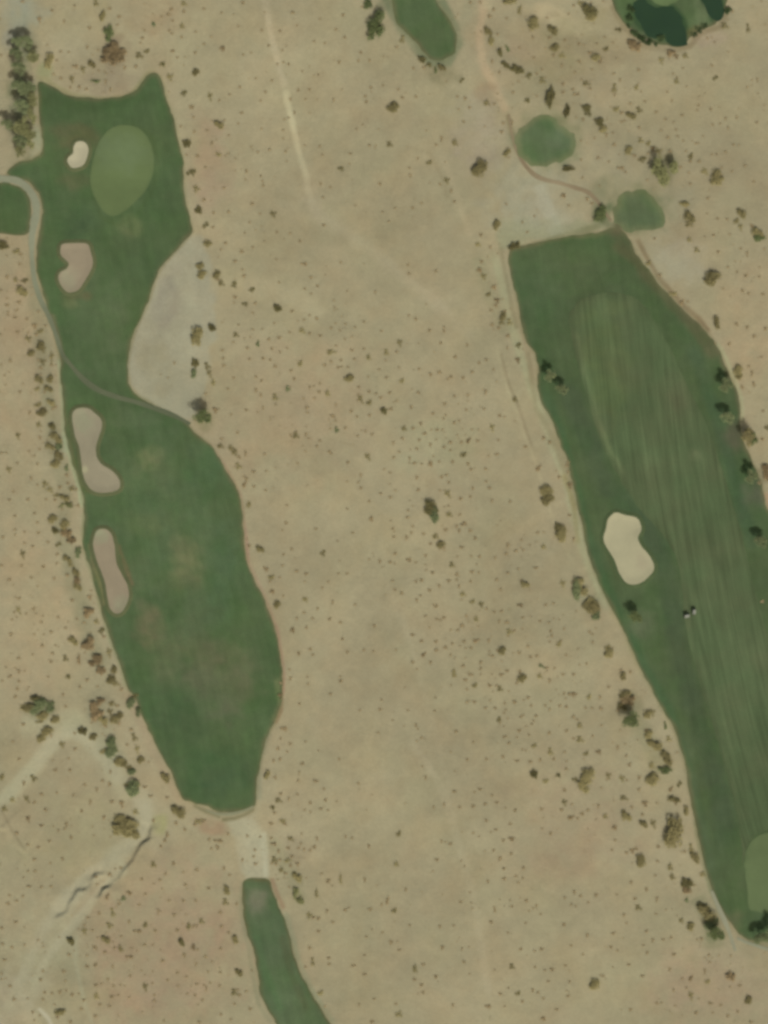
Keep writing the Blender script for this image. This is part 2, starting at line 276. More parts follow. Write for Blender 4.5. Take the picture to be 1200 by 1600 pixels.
GM = [  # what the desert floor is made of where it changes
 ('b', 560, 150, 420, 500, 0, (161, 151, 117), .6), ('b', 250, 1480, 300, 300, 0, (161, 142, 112), .7), ('b', 230, 1350, 110, 90, 0, (156, 140, 110), .5),
 ('b', 440, 640, 320, 260, 0, (160, 144, 112), .5), ('b', 330, 265, 80, 170, 0, (160, 142, 112), .7), ('b', 900, 1290, 220, 200, 0, (157, 140, 110), .5), ('b', 1110, 1540, 240, 130, 0, (162, 144, 114), .6),
 ('b', 20, 560, 110, 400, 0, (164, 148, 115), .6), ('b', 50, 940, 140, 300, 0, (164, 149, 115), .7), ('b', 1170, 500, 120, 200, 0, (164, 147, 113), .6), ('b', 240, 20, 140, 80, 0, (152, 137, 104), .6),
 ('b', 90, 20, 200, 100, 0, (158, 147, 110), .5), ('b', 30, 25, 90, 70, 10, (150, 149, 124), .8), ('b', 12, 60, 30, 60, 0, (150, 146, 125), .6), ('b', 140, 1310, 260, 180, 0, (156, 148, 112), .5), ('b', 880, 80, 260, 160, 0, (152, 138, 106), .6),
 ('b', 70, 1470, 160, 160, 0, (164, 157, 123), .6), ('b', 20, 1560, 120, 120, 0, (165, 156, 126), .6), ('b', 115, 1540, 70, 130, 0, (150, 144, 112), .6),
 ('b', 870, 25, 120, 40, -25, (172, 158, 122), .6), ('b', 800, 90, 120, 60, 0, (156, 142, 112), .4), ('b', 650, 1250, 300, 500, 0, (158, 148, 115), .4),
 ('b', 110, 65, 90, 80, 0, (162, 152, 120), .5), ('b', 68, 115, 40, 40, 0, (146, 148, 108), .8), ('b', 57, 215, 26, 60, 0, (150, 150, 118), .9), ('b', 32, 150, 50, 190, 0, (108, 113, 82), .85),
 ('p', [(298, 364), (316, 372), (322, 398), (332, 430), (338, 470), (336, 515), (328, 560), (320, 600), (312, 628), (300, 660), (285, 656), (240, 640), (205, 610), (196, 570), (205, 520), (232, 465), (250, 415)], 11, (157, 151, 122), .9),
 ('b', 262, 470, 50, 110, -15, (146, 139, 116), .7), ('b', 245, 570, 60, 110, 10, (151, 143, 112), .6), ('b', 300, 480, 44, 160, 0, (162, 156, 126), .6),
 ('p', [(360, 1285), (398, 1270), (410, 1300), (420, 1360), (418, 1378), (385, 1374), (370, 1330)], 14, (165, 159, 128), .7), ('l', [(412, 1300), (416, 1370)], 12, (172, 167, 136), .6),
 ('b', 830, 300, 160, 150, 0, (156, 151, 122), .85), ('b', 750, 215, 90, 160, 0, (158, 147, 120), .7), ('b', 1060, 410, 120, 90, -40, (162, 154, 124), .8), ('b', 1055, 305, 70, 100, 0, (154, 148, 118), .5), ('b', 950, 260, 160, 110, 0, (150, 142, 114), .5),
 ('l', [(842, 288), (852, 318), (866, 350), (872, 368)], 26, (168, 166, 140), .75), ('p', [(780, 340), (900, 345), (960, 350), (900, 368), (840, 374), (800, 386), (780, 392)], 12, (146, 145, 112), .7),
 ('l', [(800, 395), (870, 372), (940, 352)], 12, (116, 116, 80), .5),
 ('l', [(412, -10), (420, 35), (425, 60), (435, 100), (445, 138)], 12, (168, 157, 124), .75), ('l', [(445, 138), (453, 175), (460, 205), (468, 240), (478, 275), (482, 300), (488, 320)], 12, (176, 166, 130), .85), ('l', [(486, 310), (500, 340), (540, 362), (585, 395), (640, 440), (700, 490)], 26, (165, 154, 121), .6), ('b', 483, 305, 30, 50, 0, (166, 154, 122), .6),
 ('l', [(330, 430), (400, 450), (460, 460), (500, 500)], 50, (165, 154, 118), .5), ('b', 400, 320, 120, 60, 0, (157, 147, 115), .5),
 ('l', [(640, 1150), (690, 1230), (740, 1400), (765, 1560)], 16, (165, 155, 122), .5), ('l', [(600, 900), (640, 1000), (690, 1180), (720, 1330)], 12, (164, 154, 121), .35), ('b', 640, 470, 60, 60, 0, (168, 158, 124), .4),
 ('l', [(752, -10), (755, 20), (750, 45), (750, 75), (757, 105), (770, 130), (784, 160), (792, 175)], 16, (168, 153, 119), .9), ('l', [(765, -10), (762, 15)], 18, (170, 160, 125), .6), ('b', 758, 145, 34, 44, 20, (142, 124, 94), .75),
 ('l', [(793, 178), (798, 200), (806, 230), (818, 252)], 8, (130, 120, 86), .7), ('l', [(690, 240), (705, 280), (718, 320), (735, 370)], 14, (166, 154, 120), .5), ('l', [(668, 235), (690, 275), (700, 310)], 8, (140, 128, 96), .35),
 ('l', [(770, 390), (783, 440), (792, 490), (806, 530), (822, 580), (842, 640), (862, 690), (884, 745), (897, 800), (912, 860), (934, 915), (955, 955)], 17, (160, 156, 120), .75),
 ('l', [(782, 385), (790, 430), (800, 480), (808, 515)], 8, (126, 120, 88), .5), ('l', [(824, 545), (830, 590), (838, 640), (855, 665), (870, 700), (890, 750), (900, 800)], 12, (138, 128, 96), .55),
 ('l', [(783, 550), (788, 575), (797, 605), (806, 625), (814, 645), (823, 675), (832, 700)], 5, (128, 116, 88), .5), ('l', [(775, 540), (782, 570), (790, 600), (820, 680), (840, 730), (860, 800), (890, 870), (910, 900)], 7, (168, 158, 122), .4),
 ('l', [(880, 740), (897, 790), (903, 850)], 10, (138, 128, 84), .5), ('l', [(955, 950), (975, 985), (992, 1025), (1010, 1060), (1035, 1105), (1052, 1140)], 14, (156, 148, 112), .7), ('l', [(1052, 1135), (1066, 1180), (1075, 1235), (1085, 1290), (1095, 1340)], 14, (158, 148, 114), .6),
 ('l', [(1085, 1280), (1095, 1335), (1110, 1390), (1125, 1425), (1140, 1455)], 9, (132, 132, 98), .7), ('l', [(1168, 1468), (1200, 1478), (1260, 1490)], 20, (134, 130, 96), .7),
 ('l', [(130, 800), (131, 855), (142, 890), (157, 940), (172, 1000), (190, 1040), (196, 1075)], 9, (150, 150, 114), .75), ('l', [(94, 560), (97, 600), (100, 640), (104, 690), (112, 720), (125, 765), (131, 795)], 11, (158, 162, 124), .85), ('l', [(52, 400), (56, 440), (66, 475), (84, 520), (93, 560)], 9, (160, 148, 112), .6),
 ('b', 100, 690, 16, 60, 0, (160, 168, 134), .6), ('l', [(198, 1080), (215, 1115), (235, 1160), (262, 1215), (285, 1255)], 20, (158, 144, 112), .7), ('l', [(300, 355), (296, 330), (290, 290), (286, 240), (272, 190), (258, 135), (248, 112)], 7, (160, 152, 118), .6),
 ('l', [(320, 690), (352, 728), (375, 775), (383, 830), (388, 880), (412, 930), (433, 985), (443, 1050), (442, 1090)], 8, (160, 136, 110), .8), ('l', [(388, 880), (412, 930), (430, 975)], 6, (165, 150, 118), .5), ('l', [(440, 1060), (438, 1110), (428, 1130)], 10, (134, 112, 80), .8), ('l', [(420, 1145), (412, 1170), (404, 1200), (404, 1250)], 12, (140, 138, 110), .7),
 ('l', [(55, 120), (72, 124), (90, 136), (108, 146), (135, 152), (165, 157), (195, 153), (214, 140), (228, 118), (240, 108)], 9, (150, 144, 106), .8), ('b', 170, 130, 110, 50, 0, (146, 134, 106), .6), ('b', 175, 85, 60, 60, 0, (134, 120, 96), .6), ('l', [(150, 70), (158, 90), (160, 130)], 16, (152, 142, 110), .6),
 ('l', [(0, 1258), (30, 1225), (60, 1190), (85, 1158), (112, 1140)], 26, (170, 162, 127), .85), ('l', [(30, 1130), (70, 1135), (110, 1125), (140, 1150), (170, 1185), (188, 1225), (205, 1252)], 40, (163, 156, 122), .85),
 ('l', [(210, 1235), (226, 1250), (228, 1280), (214, 1308), (190, 1330), (170, 1350), (140, 1372), (108, 1405), (85, 1430)], 34, (165, 157, 124), .85), ('l', [(190, 1340), (192, 1362), (170, 1380), (150, 1400), (138, 1420), (110, 1450), (80, 1490), (50, 1540)], 14, (168, 161, 127), .7),
 ('l', [(120, 1460), (118, 1500), (130, 1560), (148, 1610)], 8, (160, 154, 122), .6), ('l', [(60, 1575), (75, 1590), (85, 1610)], 7, (182, 174, 146), .7), ('b', 45, 1590, 40, 30, 0, (168, 157, 124), .6), ('l', [(0, 1262), (20, 1300), (42, 1332)], 4, (126, 116, 88), .5),
 ('b', 250, 1290, 30, 40, 0, (154, 150, 104), .6), ('b', 330, 1290, 60, 34, 0, (156, 132, 102), .7), ('l', [(302, 1258), (322, 1268), (345, 1276)], 8, (112, 108, 76), .6), ('l', [(346, 1281), (366, 1279), (384, 1272), (398, 1264)], 7, (118, 112, 78), .8),
 ('l', [(378, 1375), (376, 1400), (378, 1440), (388, 1480), (396, 1530), (404, 1570), (425, 1600)], 8, (142, 138, 106), .7), ('l', [(424, 1372), (432, 1395), (444, 1420)], 8, (146, 122, 94), .7), ('l', [(444, 1425), (456, 1460), (466, 1500), (482, 1540), (505, 1575), (522, 1600)], 12, (142, 142, 110), .7),
 ('b', 466, 1398, 16, 22, 20, (128, 128, 74), .6), ('b', 455, 1335, 60, 50, 0, (150, 138, 108), .6),
 ('b', 855, 218, 122, 104, 0, (118, 122, 86), .75), ('b', 1000, 325, 100, 90, 0, (114, 120, 84), .8), ('b', 950, 300, 60, 60, 0, (132, 130, 98), .7), ('b', 940, 335, 44, 50, 20, (100, 108, 76), .85), ('b', 965, 360, 60, 50, 0, (92, 94, 66), .9),
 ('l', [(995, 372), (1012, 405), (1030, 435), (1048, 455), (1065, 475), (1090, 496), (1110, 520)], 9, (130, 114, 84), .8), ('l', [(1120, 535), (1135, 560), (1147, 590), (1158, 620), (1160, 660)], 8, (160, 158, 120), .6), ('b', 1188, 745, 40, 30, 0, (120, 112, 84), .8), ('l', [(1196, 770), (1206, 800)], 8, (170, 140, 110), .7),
 ('l', [(604, -10), (612, 20), (630, 50), (650, 75), (672, 98), (700, 98), (716, 70), (714, 45), (700, 20), (688, -5)], 17, (118, 124, 92), .75), ('b', 690, 115, 60, 40, 0, (130, 124, 92), .6), ('l', [(716, 60), (728, 30), (735, 0)], 20, (150, 144, 112), .5), ('b', 603, 5, 30, 26, 0, (110, 114, 84), .7),
 ('l', [(955, 5), (975, 42), (1010, 72), (1050, 78), (1078, 72), (1095, 52), (1125, 42), (1138, 15)], 13, (130, 118, 88), .7), ('b', 1110, 62, 60, 30, 10, (162, 146, 120), .6), ('l', [(860, 30), (880, 48), (905, 50), (925, 40)], 16, (172, 160, 124), .5),
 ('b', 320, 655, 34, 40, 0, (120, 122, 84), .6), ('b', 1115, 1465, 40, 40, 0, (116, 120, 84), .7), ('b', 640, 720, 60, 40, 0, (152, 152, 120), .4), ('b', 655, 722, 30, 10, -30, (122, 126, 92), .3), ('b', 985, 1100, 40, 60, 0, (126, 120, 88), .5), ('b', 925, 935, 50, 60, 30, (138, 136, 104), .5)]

def stronger(m, f):
    m = list(m); ci = -2; c = np.array(m[ci], float); S0 = np.array(SAND, float); k = (f if c.sum() > S0.sum()+8 and c[0]-c[2] > 28 else 1.12) if c.sum() > S0.sum()-60 else 1.0
    m[ci] = tuple(np.clip(S0+(c-S0)*k, 20, 215)); return tuple(m)
GM = [stronger(m, 1.35) for m in GM]
GM += [('l', [(205, 1252), (226, 1258), (229, 1282), (214, 1310), (196, 1328), (172, 1346), (140, 1368), (106, 1402), (82, 1430), (56, 1475), (36, 1525), (10, 1580)], 20, (170, 163, 131), .5), ('l', [(192, 1352), (172, 1372), (148, 1396), (128, 1424), (100, 1462), (70, 1500), (50, 1560)], 14, (171, 163, 131), .4),
 ('l', [(-10, 1262), (26, 1228), (56, 1192), (82, 1160), (104, 1142), (130, 1150), (165, 1185), (192, 1225)], 22, (168, 162, 130), .5), ('l', [(478, 285), (486, 312), (500, 336), (540, 362), (590, 396), (640, 438), (690, 480), (740, 530)], 14, (167, 157, 125), .3), ('l', [(380, 440), (430, 452), (470, 470), (500, 500)], 34, (168, 158, 125), .5),
 ('b', 830, 320, 120, 90, 0, (159, 154, 126), .5), ('b', 745, 210, 80, 110, 0, (158, 149, 121), .6), ('b', 1075, 405, 80, 70, -40, (163, 156, 127), .6), ('b', 900, 40, 60, 26, -25, (176, 164, 128), .6),
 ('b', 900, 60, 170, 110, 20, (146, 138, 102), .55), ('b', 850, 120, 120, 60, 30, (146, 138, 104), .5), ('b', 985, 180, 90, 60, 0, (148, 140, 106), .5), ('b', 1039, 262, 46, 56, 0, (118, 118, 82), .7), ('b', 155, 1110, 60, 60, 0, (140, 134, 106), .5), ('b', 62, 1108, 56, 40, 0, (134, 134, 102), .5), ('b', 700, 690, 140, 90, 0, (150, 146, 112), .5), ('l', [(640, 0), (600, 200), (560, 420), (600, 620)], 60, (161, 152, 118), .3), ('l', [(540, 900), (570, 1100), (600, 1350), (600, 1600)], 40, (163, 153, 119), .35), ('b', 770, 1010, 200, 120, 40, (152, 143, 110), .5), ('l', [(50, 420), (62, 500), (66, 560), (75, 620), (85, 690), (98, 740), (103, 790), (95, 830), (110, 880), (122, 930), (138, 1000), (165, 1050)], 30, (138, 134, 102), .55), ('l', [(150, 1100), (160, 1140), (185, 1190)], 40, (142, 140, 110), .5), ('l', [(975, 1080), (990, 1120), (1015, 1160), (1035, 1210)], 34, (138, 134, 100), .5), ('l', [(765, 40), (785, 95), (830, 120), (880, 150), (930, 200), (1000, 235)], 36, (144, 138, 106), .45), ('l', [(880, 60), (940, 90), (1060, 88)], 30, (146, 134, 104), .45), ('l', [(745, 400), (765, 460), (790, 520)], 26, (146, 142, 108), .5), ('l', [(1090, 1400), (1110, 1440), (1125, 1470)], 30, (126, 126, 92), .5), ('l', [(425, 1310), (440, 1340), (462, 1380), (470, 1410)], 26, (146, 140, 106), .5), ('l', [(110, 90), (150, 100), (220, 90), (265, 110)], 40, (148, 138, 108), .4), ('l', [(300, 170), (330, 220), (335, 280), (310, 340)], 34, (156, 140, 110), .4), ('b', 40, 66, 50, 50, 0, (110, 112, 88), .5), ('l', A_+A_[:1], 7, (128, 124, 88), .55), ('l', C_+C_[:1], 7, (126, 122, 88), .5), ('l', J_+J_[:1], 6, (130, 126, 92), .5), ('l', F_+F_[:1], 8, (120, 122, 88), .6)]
# ------------------------------------------------------------------ the ground: one sheet out to the horizon
far = np.array([2600, 1300, 700, 420, 300, 240])
ax = np.concatenate([-far, np.arange(-180, 180.01, .6), far[::-1]]); ay = np.concatenate([-far, np.arange(-228, 228.01, .6), far[::-1]])
X, Y = np.meshgrid(ax, ay); nx = len(ax); ny = len(ay); X = X.ravel(); Y = Y.ravel()
Z = height(X, Y)
gc = np.tile(alb(SAND), (len(X), 1)); gc = apply_marks(X, Y, gc, GM)
gc *= (1+.09*vnoise(X, Y, 60, 21)+.10*vnoise(X, Y, 22, 22)+.08*vnoise(X, Y, 9, 23)+.07*vnoise(X, Y, 3, 24))[:, None]
me = bpy.data.meshes.new('ground'); nf = (nx-1)*(ny-1)
me.vertices.add(len(X)); me.vertices.foreach_set('co', np.column_stack([X, Y, Z]).astype('f').ravel())
ii, jj = np.meshgrid(np.arange(nx-1), np.arange(ny-1)); a = (jj*nx+ii).ravel()
me.loops.add(nf*4); me.polygons.add(nf)
me.loops.foreach_set('vertex_index', np.column_stack([a, a+1, a+1+nx, a+nx]).astype('i').ravel())
me.polygons.foreach_set('loop_start', np.arange(0, nf*4, 4, dtype='i')); me.polygons.foreach_set('loop_total', np.full(nf, 4, 'i'))
me.polygons.foreach_set('use_smooth', np.ones(nf, bool)); me.update(calc_edges=True); me.materials.append(M['sand'])
set_attr(me, gc)
ground = link(bpy.data.objects.new('ground', me)); tag(ground, 'pale dusty desert sand with faint tracks around the fairways', 'ground', kind='structure')

# ------------------------------------------------------------------ turf, greens, bunkers, ponds, paths
def turf_col(base, marks, edge=(104, 104, 74), ew=1.7, es=.75):
    def f(x, y, ed):
        c = np.tile(alb(base), (len(x), 1)); c = apply_marks(x, y, c, [(*m[:-1], m[-1]*1.12) for m in marks])
        k = (es*(1-sstep(0, ew, ed+1.2*vnoise(x, y, 6, 33))))[:, None]; c = c*(1-k)+alb(edge)*k
        c = c*np.array([1.04, .97, .97])
        return c*(1+.12*vnoise(x, y, 20, 31)+.10*vnoise(x, y, 7, 32)+.06*vnoise(x, y, 2.5, 34))[:, None]
    return f
AM = [('b', 262, 770, 40, 110, -8, (94, 108, 74), .6), ('b', 215, 885, 40, 90, -8, (96, 106, 72), .5), ('b', 325, 815, 30, 90, -8, (92, 107, 72), .5), ('b', 285, 985, 60, 110, -10, (98, 106, 76), .6), ('b', 335, 1075, 90, 100, 0, (98, 105, 78), .6), ('b', 232, 960, 26, 30, 0, (112, 114, 80), .6), ('b', 300, 870, 26, 36, 0, (110, 118, 80), .6), ('b', 235, 745, 70, 60, 0, (98, 109, 74), .55), ('b', 265, 800, 90, 60, 20, (94, 107, 72), .5), ('b', 300, 845, 60, 60, 0, (96, 108, 74), .55), ('b', 255, 905, 60, 40, 0, (94, 105, 72), .5), ('b', 300, 960, 90, 60, 0, (92, 103, 72), .5), ('b', 300, 1010, 120, 50, 0, (98, 104, 74), .6), ('b', 370, 1080, 80, 60, 0, (96, 103, 75), .55), ('b', 215, 730, 30, 40, 0, (96, 108, 72), .5), ('b', 180, 480, 60, 120, 0, (90, 104, 72), .5), ('b', 140, 330, 60, 80, 0, (74, 92, 62), .5), ('b', 230, 400, 60, 120, 0, (74, 92, 62), .5), ('b', 265, 260, 30, 160, 0, (76, 93, 62), .5), ('b', 250, 860, 260, 500, 8, (84, 103, 70), .7), ('b', 118, 352, 70, 60, 0, (68, 87, 58), .8), ('b', 160, 155, 240, 60, 0, (76, 94, 60), .5), ('b', 205, 352, 42, 40, 0, (100, 113, 76), .8), ('b', 190, 265, 130, 170, 0, (84, 104, 68), .7), ('b', 118, 215, 90, 50, 0, (94, 99, 68), .7), ('b', 115, 282, 60, 30, 0, (94, 99, 70), .6),
      ('b', 155, 500, 110, 200, 0, (88, 104, 72), .6), ('b', 232, 712, 50, 40, 0, (109, 117, 82), .9), ('b', 290, 880, 60, 100, 15, (104, 112, 78), .85), ('b', 225, 820, 80, 50, 0, (92, 107, 70), .5), ('b', 232, 975, 50, 90, 0, (106, 108, 78), .9), ('b', 340, 1050, 150, 120, 0, (95, 103, 74), .7), ('b', 340, 1035, 60, 20, 0, (98, 103, 75), .5), ('b', 350, 1100, 80, 60, 0, (94, 104, 76), .6), ('b', 260, 1030, 50, 90, 0, (92, 102, 72), .5),
      ('b', 345, 1215, 160, 100, 0, (72, 93, 62), .7), ('b', 275, 1130, 100, 120, 20, (74, 93, 62), .6), ('b', 270, 940, 50, 60, 0, (78, 97, 62), .5), ('b', 345, 900, 50, 200, 0, (80, 102, 70), .6), ('b', 320, 730, 70, 90, 20, (76, 98, 66), .6), ('b', 200, 650, 120, 40, 0, (88, 104, 72), .5),
      ('l', [(80, 490), (90, 530), (96, 560)], 12, (112, 110, 82), .6), ('l', [(142, 850), (150, 885), (160, 920), (168, 945)], 13, (118, 117, 80), .8), ('l', [(110, 655), (112, 700), (122, 745), (140, 772)], 10, (90, 98, 62), .7), ('b', 120, 462, 44, 18, 0, (96, 96, 66), .7), ('l', [(184, 850), (196, 885), (206, 915)], 8, (112, 104, 74), .6), ('b', 112, 475, 30, 16, 0, (112, 116, 80), .5),
      ('l', [(141, 275), (145, 305), (160, 340), (185, 352), (215, 335), (240, 295), (246, 255), (236, 212), (196, 188)], 8, (78, 96, 60), .5), ('l', [(432, 1060), (438, 1100), (428, 1130)], 12, (110, 120, 80), .6)]
CM = [('b', 880, 440, 200, 160, 0, (80, 97, 66), .6), ('b', 950, 400, 130, 40, 0, (76, 95, 60), .5), ('l', [(960, 375), (1000, 410), (1040, 460), (1080, 500), (1120, 560)], 28, (94, 94, 66), .6), ('l', [(885, 590), (920, 690), (950, 760), (1010, 820), (1045, 900), (1055, 1000), (1090, 1120), (1120, 1230), (1140, 1330)], 40, (73, 89, 62), .8),
      ('l', [(848, 600), (880, 690), (905, 780), (925, 860), (960, 940), (1000, 1030), (1050, 1120), (1080, 1220), (1100, 1300)], 20, (70, 95, 62), .6), ('l', [(1060, 1130), (1078, 1200), (1095, 1290), (1112, 1360)], 20, (84, 100, 70), .6), ('l', [(1080, 540), (1110, 620), (1135, 700), (1155, 780), (1180, 860)], 26, (73, 92, 64), .7), ('l', [(895, 465), (960, 448), (1015, 470)], 14, (76, 90, 62), .6),
      ('b', 1000, 975, 60, 50, 0, (94, 104, 76), .6), ('b', 925, 460, 120, 30, 0, (82, 98, 66), .5), ('b', 1150, 680, 40, 60, 0, (92, 94, 72), .7), ('b', 1180, 770, 40, 50, 0, (92, 98, 76), .6), ('l', [(944, 838), (952, 870), (968, 906)], 10, (80, 86, 54), .5), ('b', 1143, 1440, 50, 40, 30, (98, 102, 72), .7), ('b', 968, 362, 40, 30, 0, (94, 92, 66), .8)]
CFM = [('b', 940, 560, 90, 200, 12, (90, 106, 66), .5), ('b', 1088, 712, 26, 22, 0, (100, 112, 78), .7), ('l', [(898, 520), (915, 600), (935, 660), (955, 710), (975, 745)], 12, (100, 116, 78), .7), ('l', [(1062, 880), (1070, 940), (1082, 1010), (1100, 1080), (1125, 1160), (1150, 1250)], 8, (96, 110, 76), .5), ('b', 1140, 1000, 100, 300, 10, (82, 98, 66), .5), ('b', 1060, 620, 60, 100, 0, (88, 98, 68), .5), ('b', 955, 480, 60, 30, 0, (92, 108, 70), .5)]
st = 'structure'
A = smooth_closed(A_, seed=1); B = smooth_closed(B_, seed=2); C = smooth_closed(C_, seed=3)
tag(patch('fairway_grass', A, .10, 1.0, turf_col((79, 98, 64), AM), M['turf']), 'long dark green left fairway turf holding four bunkers', 'fairway', kind=st)
tag(patch('grass_lawn', B, .10, 1.0, turf_col((78, 97, 62), []), M['turf']), 'small dark green turf enclosed by the curved cart path', 'grass', kind=st)
tag(patch('fairway_grass', C, .10, 1.0, turf_col((78, 95, 63), CM), M['turf']), 'broad dark green rough of the right fairway', 'fairway', kind=st)
def flow(x, y):
    # mower runs follow the fairway: u across, v along (the line bends gently)
    v = -y; u = x-(.16*v+.0009*v*v*.5)
    return np.column_stack([u, v, np.zeros_like(u)])
tag(patch('mown_fairway', smooth_closed(CF_, seed=4, jit=.35), .16, 1.0, turf_col((82, 99, 66), CFM, (79, 95, 63), 3, .9), M['fairway'], flowfn=flow), 'striped lighter mown strip down the middle of the right fairway', 'fairway', kind=st)
gcol = lambda b, mk=[]: turf_col(b, mk, (86, 104, 68), .9, .5)
tag(patch('putting_green', smooth_closed(CG_, seed=5), .20, 1.0, gcol((96, 112, 74)), M['green']), 'pale putting green cut off by the lower right frame edge', 'putting green', kind=st)
tag(patch('putting_green', smooth_closed(AG_, seed=6, jit=.1), .18, 1.0, gcol((99, 116, 74), [('b', 185, 235, 100, 90, 0, (103, 120, 82), .7)]), M['green']), 'pale oval putting green high on the left fairway', 'putting green', kind=st)
tag(patch('grass_tee', smooth_closed(F_, seed=7), .10, 1.0, turf_col((83, 101, 67), []), M['turf']), 'green oval tee lawn cut by the top frame edge', 'tee', kind=st)
tag(patch('grass_tee', smooth_closed(G_, seed=8, jit=1.0), .10, 1.0, turf_col((87, 105, 72), [('b', 880, 215, 50, 60, 0, (94, 108, 80), .6)], (112, 118, 84), 3.2, .9), M['turf']), 'round green tee lawn at the bend of the reddish dirt path', 'tee', kind=st)
tag(patch('grass_tee', smooth_closed(H_, seed=9, jit=1.1), .10, 1.0, turf_col((90, 106, 74), [], (108, 116, 82), 3.4, .9), M['turf']), 'small angular green tee lawn above the right fairway', 'tee', kind=st)
tag(patch('fairway_grass', smooth_closed(J_, seed=10), .10, 1.0, turf_col((86, 103, 72), [('b', 401, 1408, 34, 50, 0, (112, 118, 92), .95), ('l', [(400, 1460), (415, 1520), (440, 1580)], 14, (84, 110, 72), .5), ('l', [(440, 1460), (455, 1520), (480, 1580)], 14, (84, 92, 64), .5)], (94, 94, 64), 1.6, .8), M['turf']), 'narrow green turf strip running off the bottom frame edge', 'fairway', kind=st)
tag(patch('grass_lawn', smooth_closed(I_, seed=11), .10, 1.0, turf_col((84, 101, 68), [('l', POND1+POND1[:1], 14, (60, 82, 54), .85), ('l', POND2+POND2[:1], 9, (64, 84, 56), .8), ('b', 975, 15, 40, 60, 0, (86, 108, 68), .6), ('b', 1095, 25, 40, 70, 0, (102, 114, 82), .7), ('b', 1085, 48, 40, 16, 15, (98, 96, 62), .7), ('b', 1010, 55, 60, 24, -10, (100, 110, 80), .5)], (100, 98, 70), 1.6, .8), M['turf']), 'round green lawn with dark ponds at the top right frame edge', 'grass', kind=st)
tag(patch('putting_green', smooth_closed(IG_, seed=12), .16, 1.0, gcol((100, 120, 78)), M['green']), 'light green putting green peeking in above the dark pond', 'putting green', kind=st)
def water_mat():
    m, nt, bs = nodes_of('pond_water'); bs.inputs['Roughness'].default_value = .12; bs.inputs['Specular IOR Level'].default_value = .08
    g = nt.nodes.new('ShaderNodeNewGeometry'); mx = nt.nodes.new('ShaderNodeMix'); mx.data_type = 'RGBA'
    mx.inputs['A'].default_value = (*alb((50, 70, 46)), 1); mx.inputs['B'].default_value = (*alb((44, 62, 46)), 1)
    nt.links.new(noise(nt, g.outputs['Position'], .15, 3), mx.inputs['Factor']); nt.links.new(mx.outputs['Result'], bs.inputs['Base Color'])
    b = nt.nodes.new('ShaderNodeBump'); b.inputs['Strength'].default_value = .1; nt.links.new(noise(nt, g.outputs['Position'], 2, 3), b.inputs['Height']); nt.links.new(b.outputs['Normal'], bs.inputs['Normal'])
    return m
M['water'] = water_mat()
flat = lambda c: (lambda x, y, ed: np.tile(alb(c), (len(x), 1)))
tag(patch('pond', smooth_closed(POND1, seed=13, jit=.9), .16, 1.2, flat((48, 64, 56)), M['water']), 'dark green lobed pond on the round lawn at top right', 'pond', kind=st)
tag(patch('pond', smooth_closed(POND2, seed=14, jit=.3), .16, 1.2, flat((48, 64, 56)), M['water']), 'small dark pond on the right rim of the round lawn', 'pond', kind=st)
M['lip'] = sheet_mat('bunker_lip', [(.4, 3, .92, 1.08), (1.6, 3, .92, 1.08)], None, .2)
for i, (k, (pts, c, lab)) in enumerate(BK.items()):
    pl = smooth_closed(pts, step=.8, seed=20+i, jit=.12)
    cx, cy = pl.mean(0); zz = hz(cx, cy); root = empty('bunker', (0, 0, 0)); tag(root, lab, 'bunker', 'sand bunkers in the fairways')
    def bc(x, y, ed, c=c):
        cc = np.tile(alb(c), (len(x), 1))
        if k == 'kidney': cc = apply_marks(x, y, cc, [('b', 108, 438, 36, 40, 0, (149, 142, 113), .9)])
        if k == 'slim': cc = apply_marks(x, y, cc, [('b', 158, 838, 30, 30, 0, (144, 144, 112), .8), ('b', 188, 945, 30, 40, 0, (144, 143, 112), .8)])
        if k == 'bone': cc = apply_marks(x, y, cc, [('b', 132, 733, 14, 14, 0, (166, 160, 124), .9), ('b', 132, 660, 40, 40, 0, (146, 146, 114), .7)])
        if k == 'cream': cc = apply_marks(x, y, cc, [('b', 1005, 880, 30, 40, 0, (166, 154, 124), .6)])
        return cc*(1+.06*vnoise(x, y, 4, 41))[:, None]
    patch('sand', pl, .15, .7, bc, M['bunker'], root, zfn=lambda x, y, ed: .26*(1-sstep(0, 2.4, ed)))
    # grass lip: a rounded ring standing just proud of the sand
    n = len(pl); nrm = np.roll(pl, -1, 0)-np.roll(pl, 1, 0); nrm = np.column_stack([nrm[:, 1], -nrm[:, 0]]); nrm /= np.hypot(*nrm.T)[:, None]
    area = .5*np.sum(pl[:, 0]*np.roll(pl[:, 1], -1)-np.roll(pl[:, 0], -1)*pl[:, 1])
    if area < 0: nrm = -nrm
    rings = [(-.2, .32), (.1, .40), (.6, .35), (1.6, .08)]
    vs = np.vstack([np.column_stack([pl+nrm*a, height(*(pl+nrm*a).T)+b]) for a, b in rings])
    fs = [(r*n+q, (r+1)*n+q, (r+1)*n+(q+1) % n, r*n+(q+1) % n) for r in range(3) for q in range(n)]
    if area < 0: fs = [tuple(reversed(f)) for f in fs]
    lo_ = mesh_obj('grass_lip', vs, fs, M['lip'], root, True); set_attr(lo_.data, np.tile(alb((94, 98, 66) if k != 'cream' else (80, 92, 60)), (len(vs), 1)))
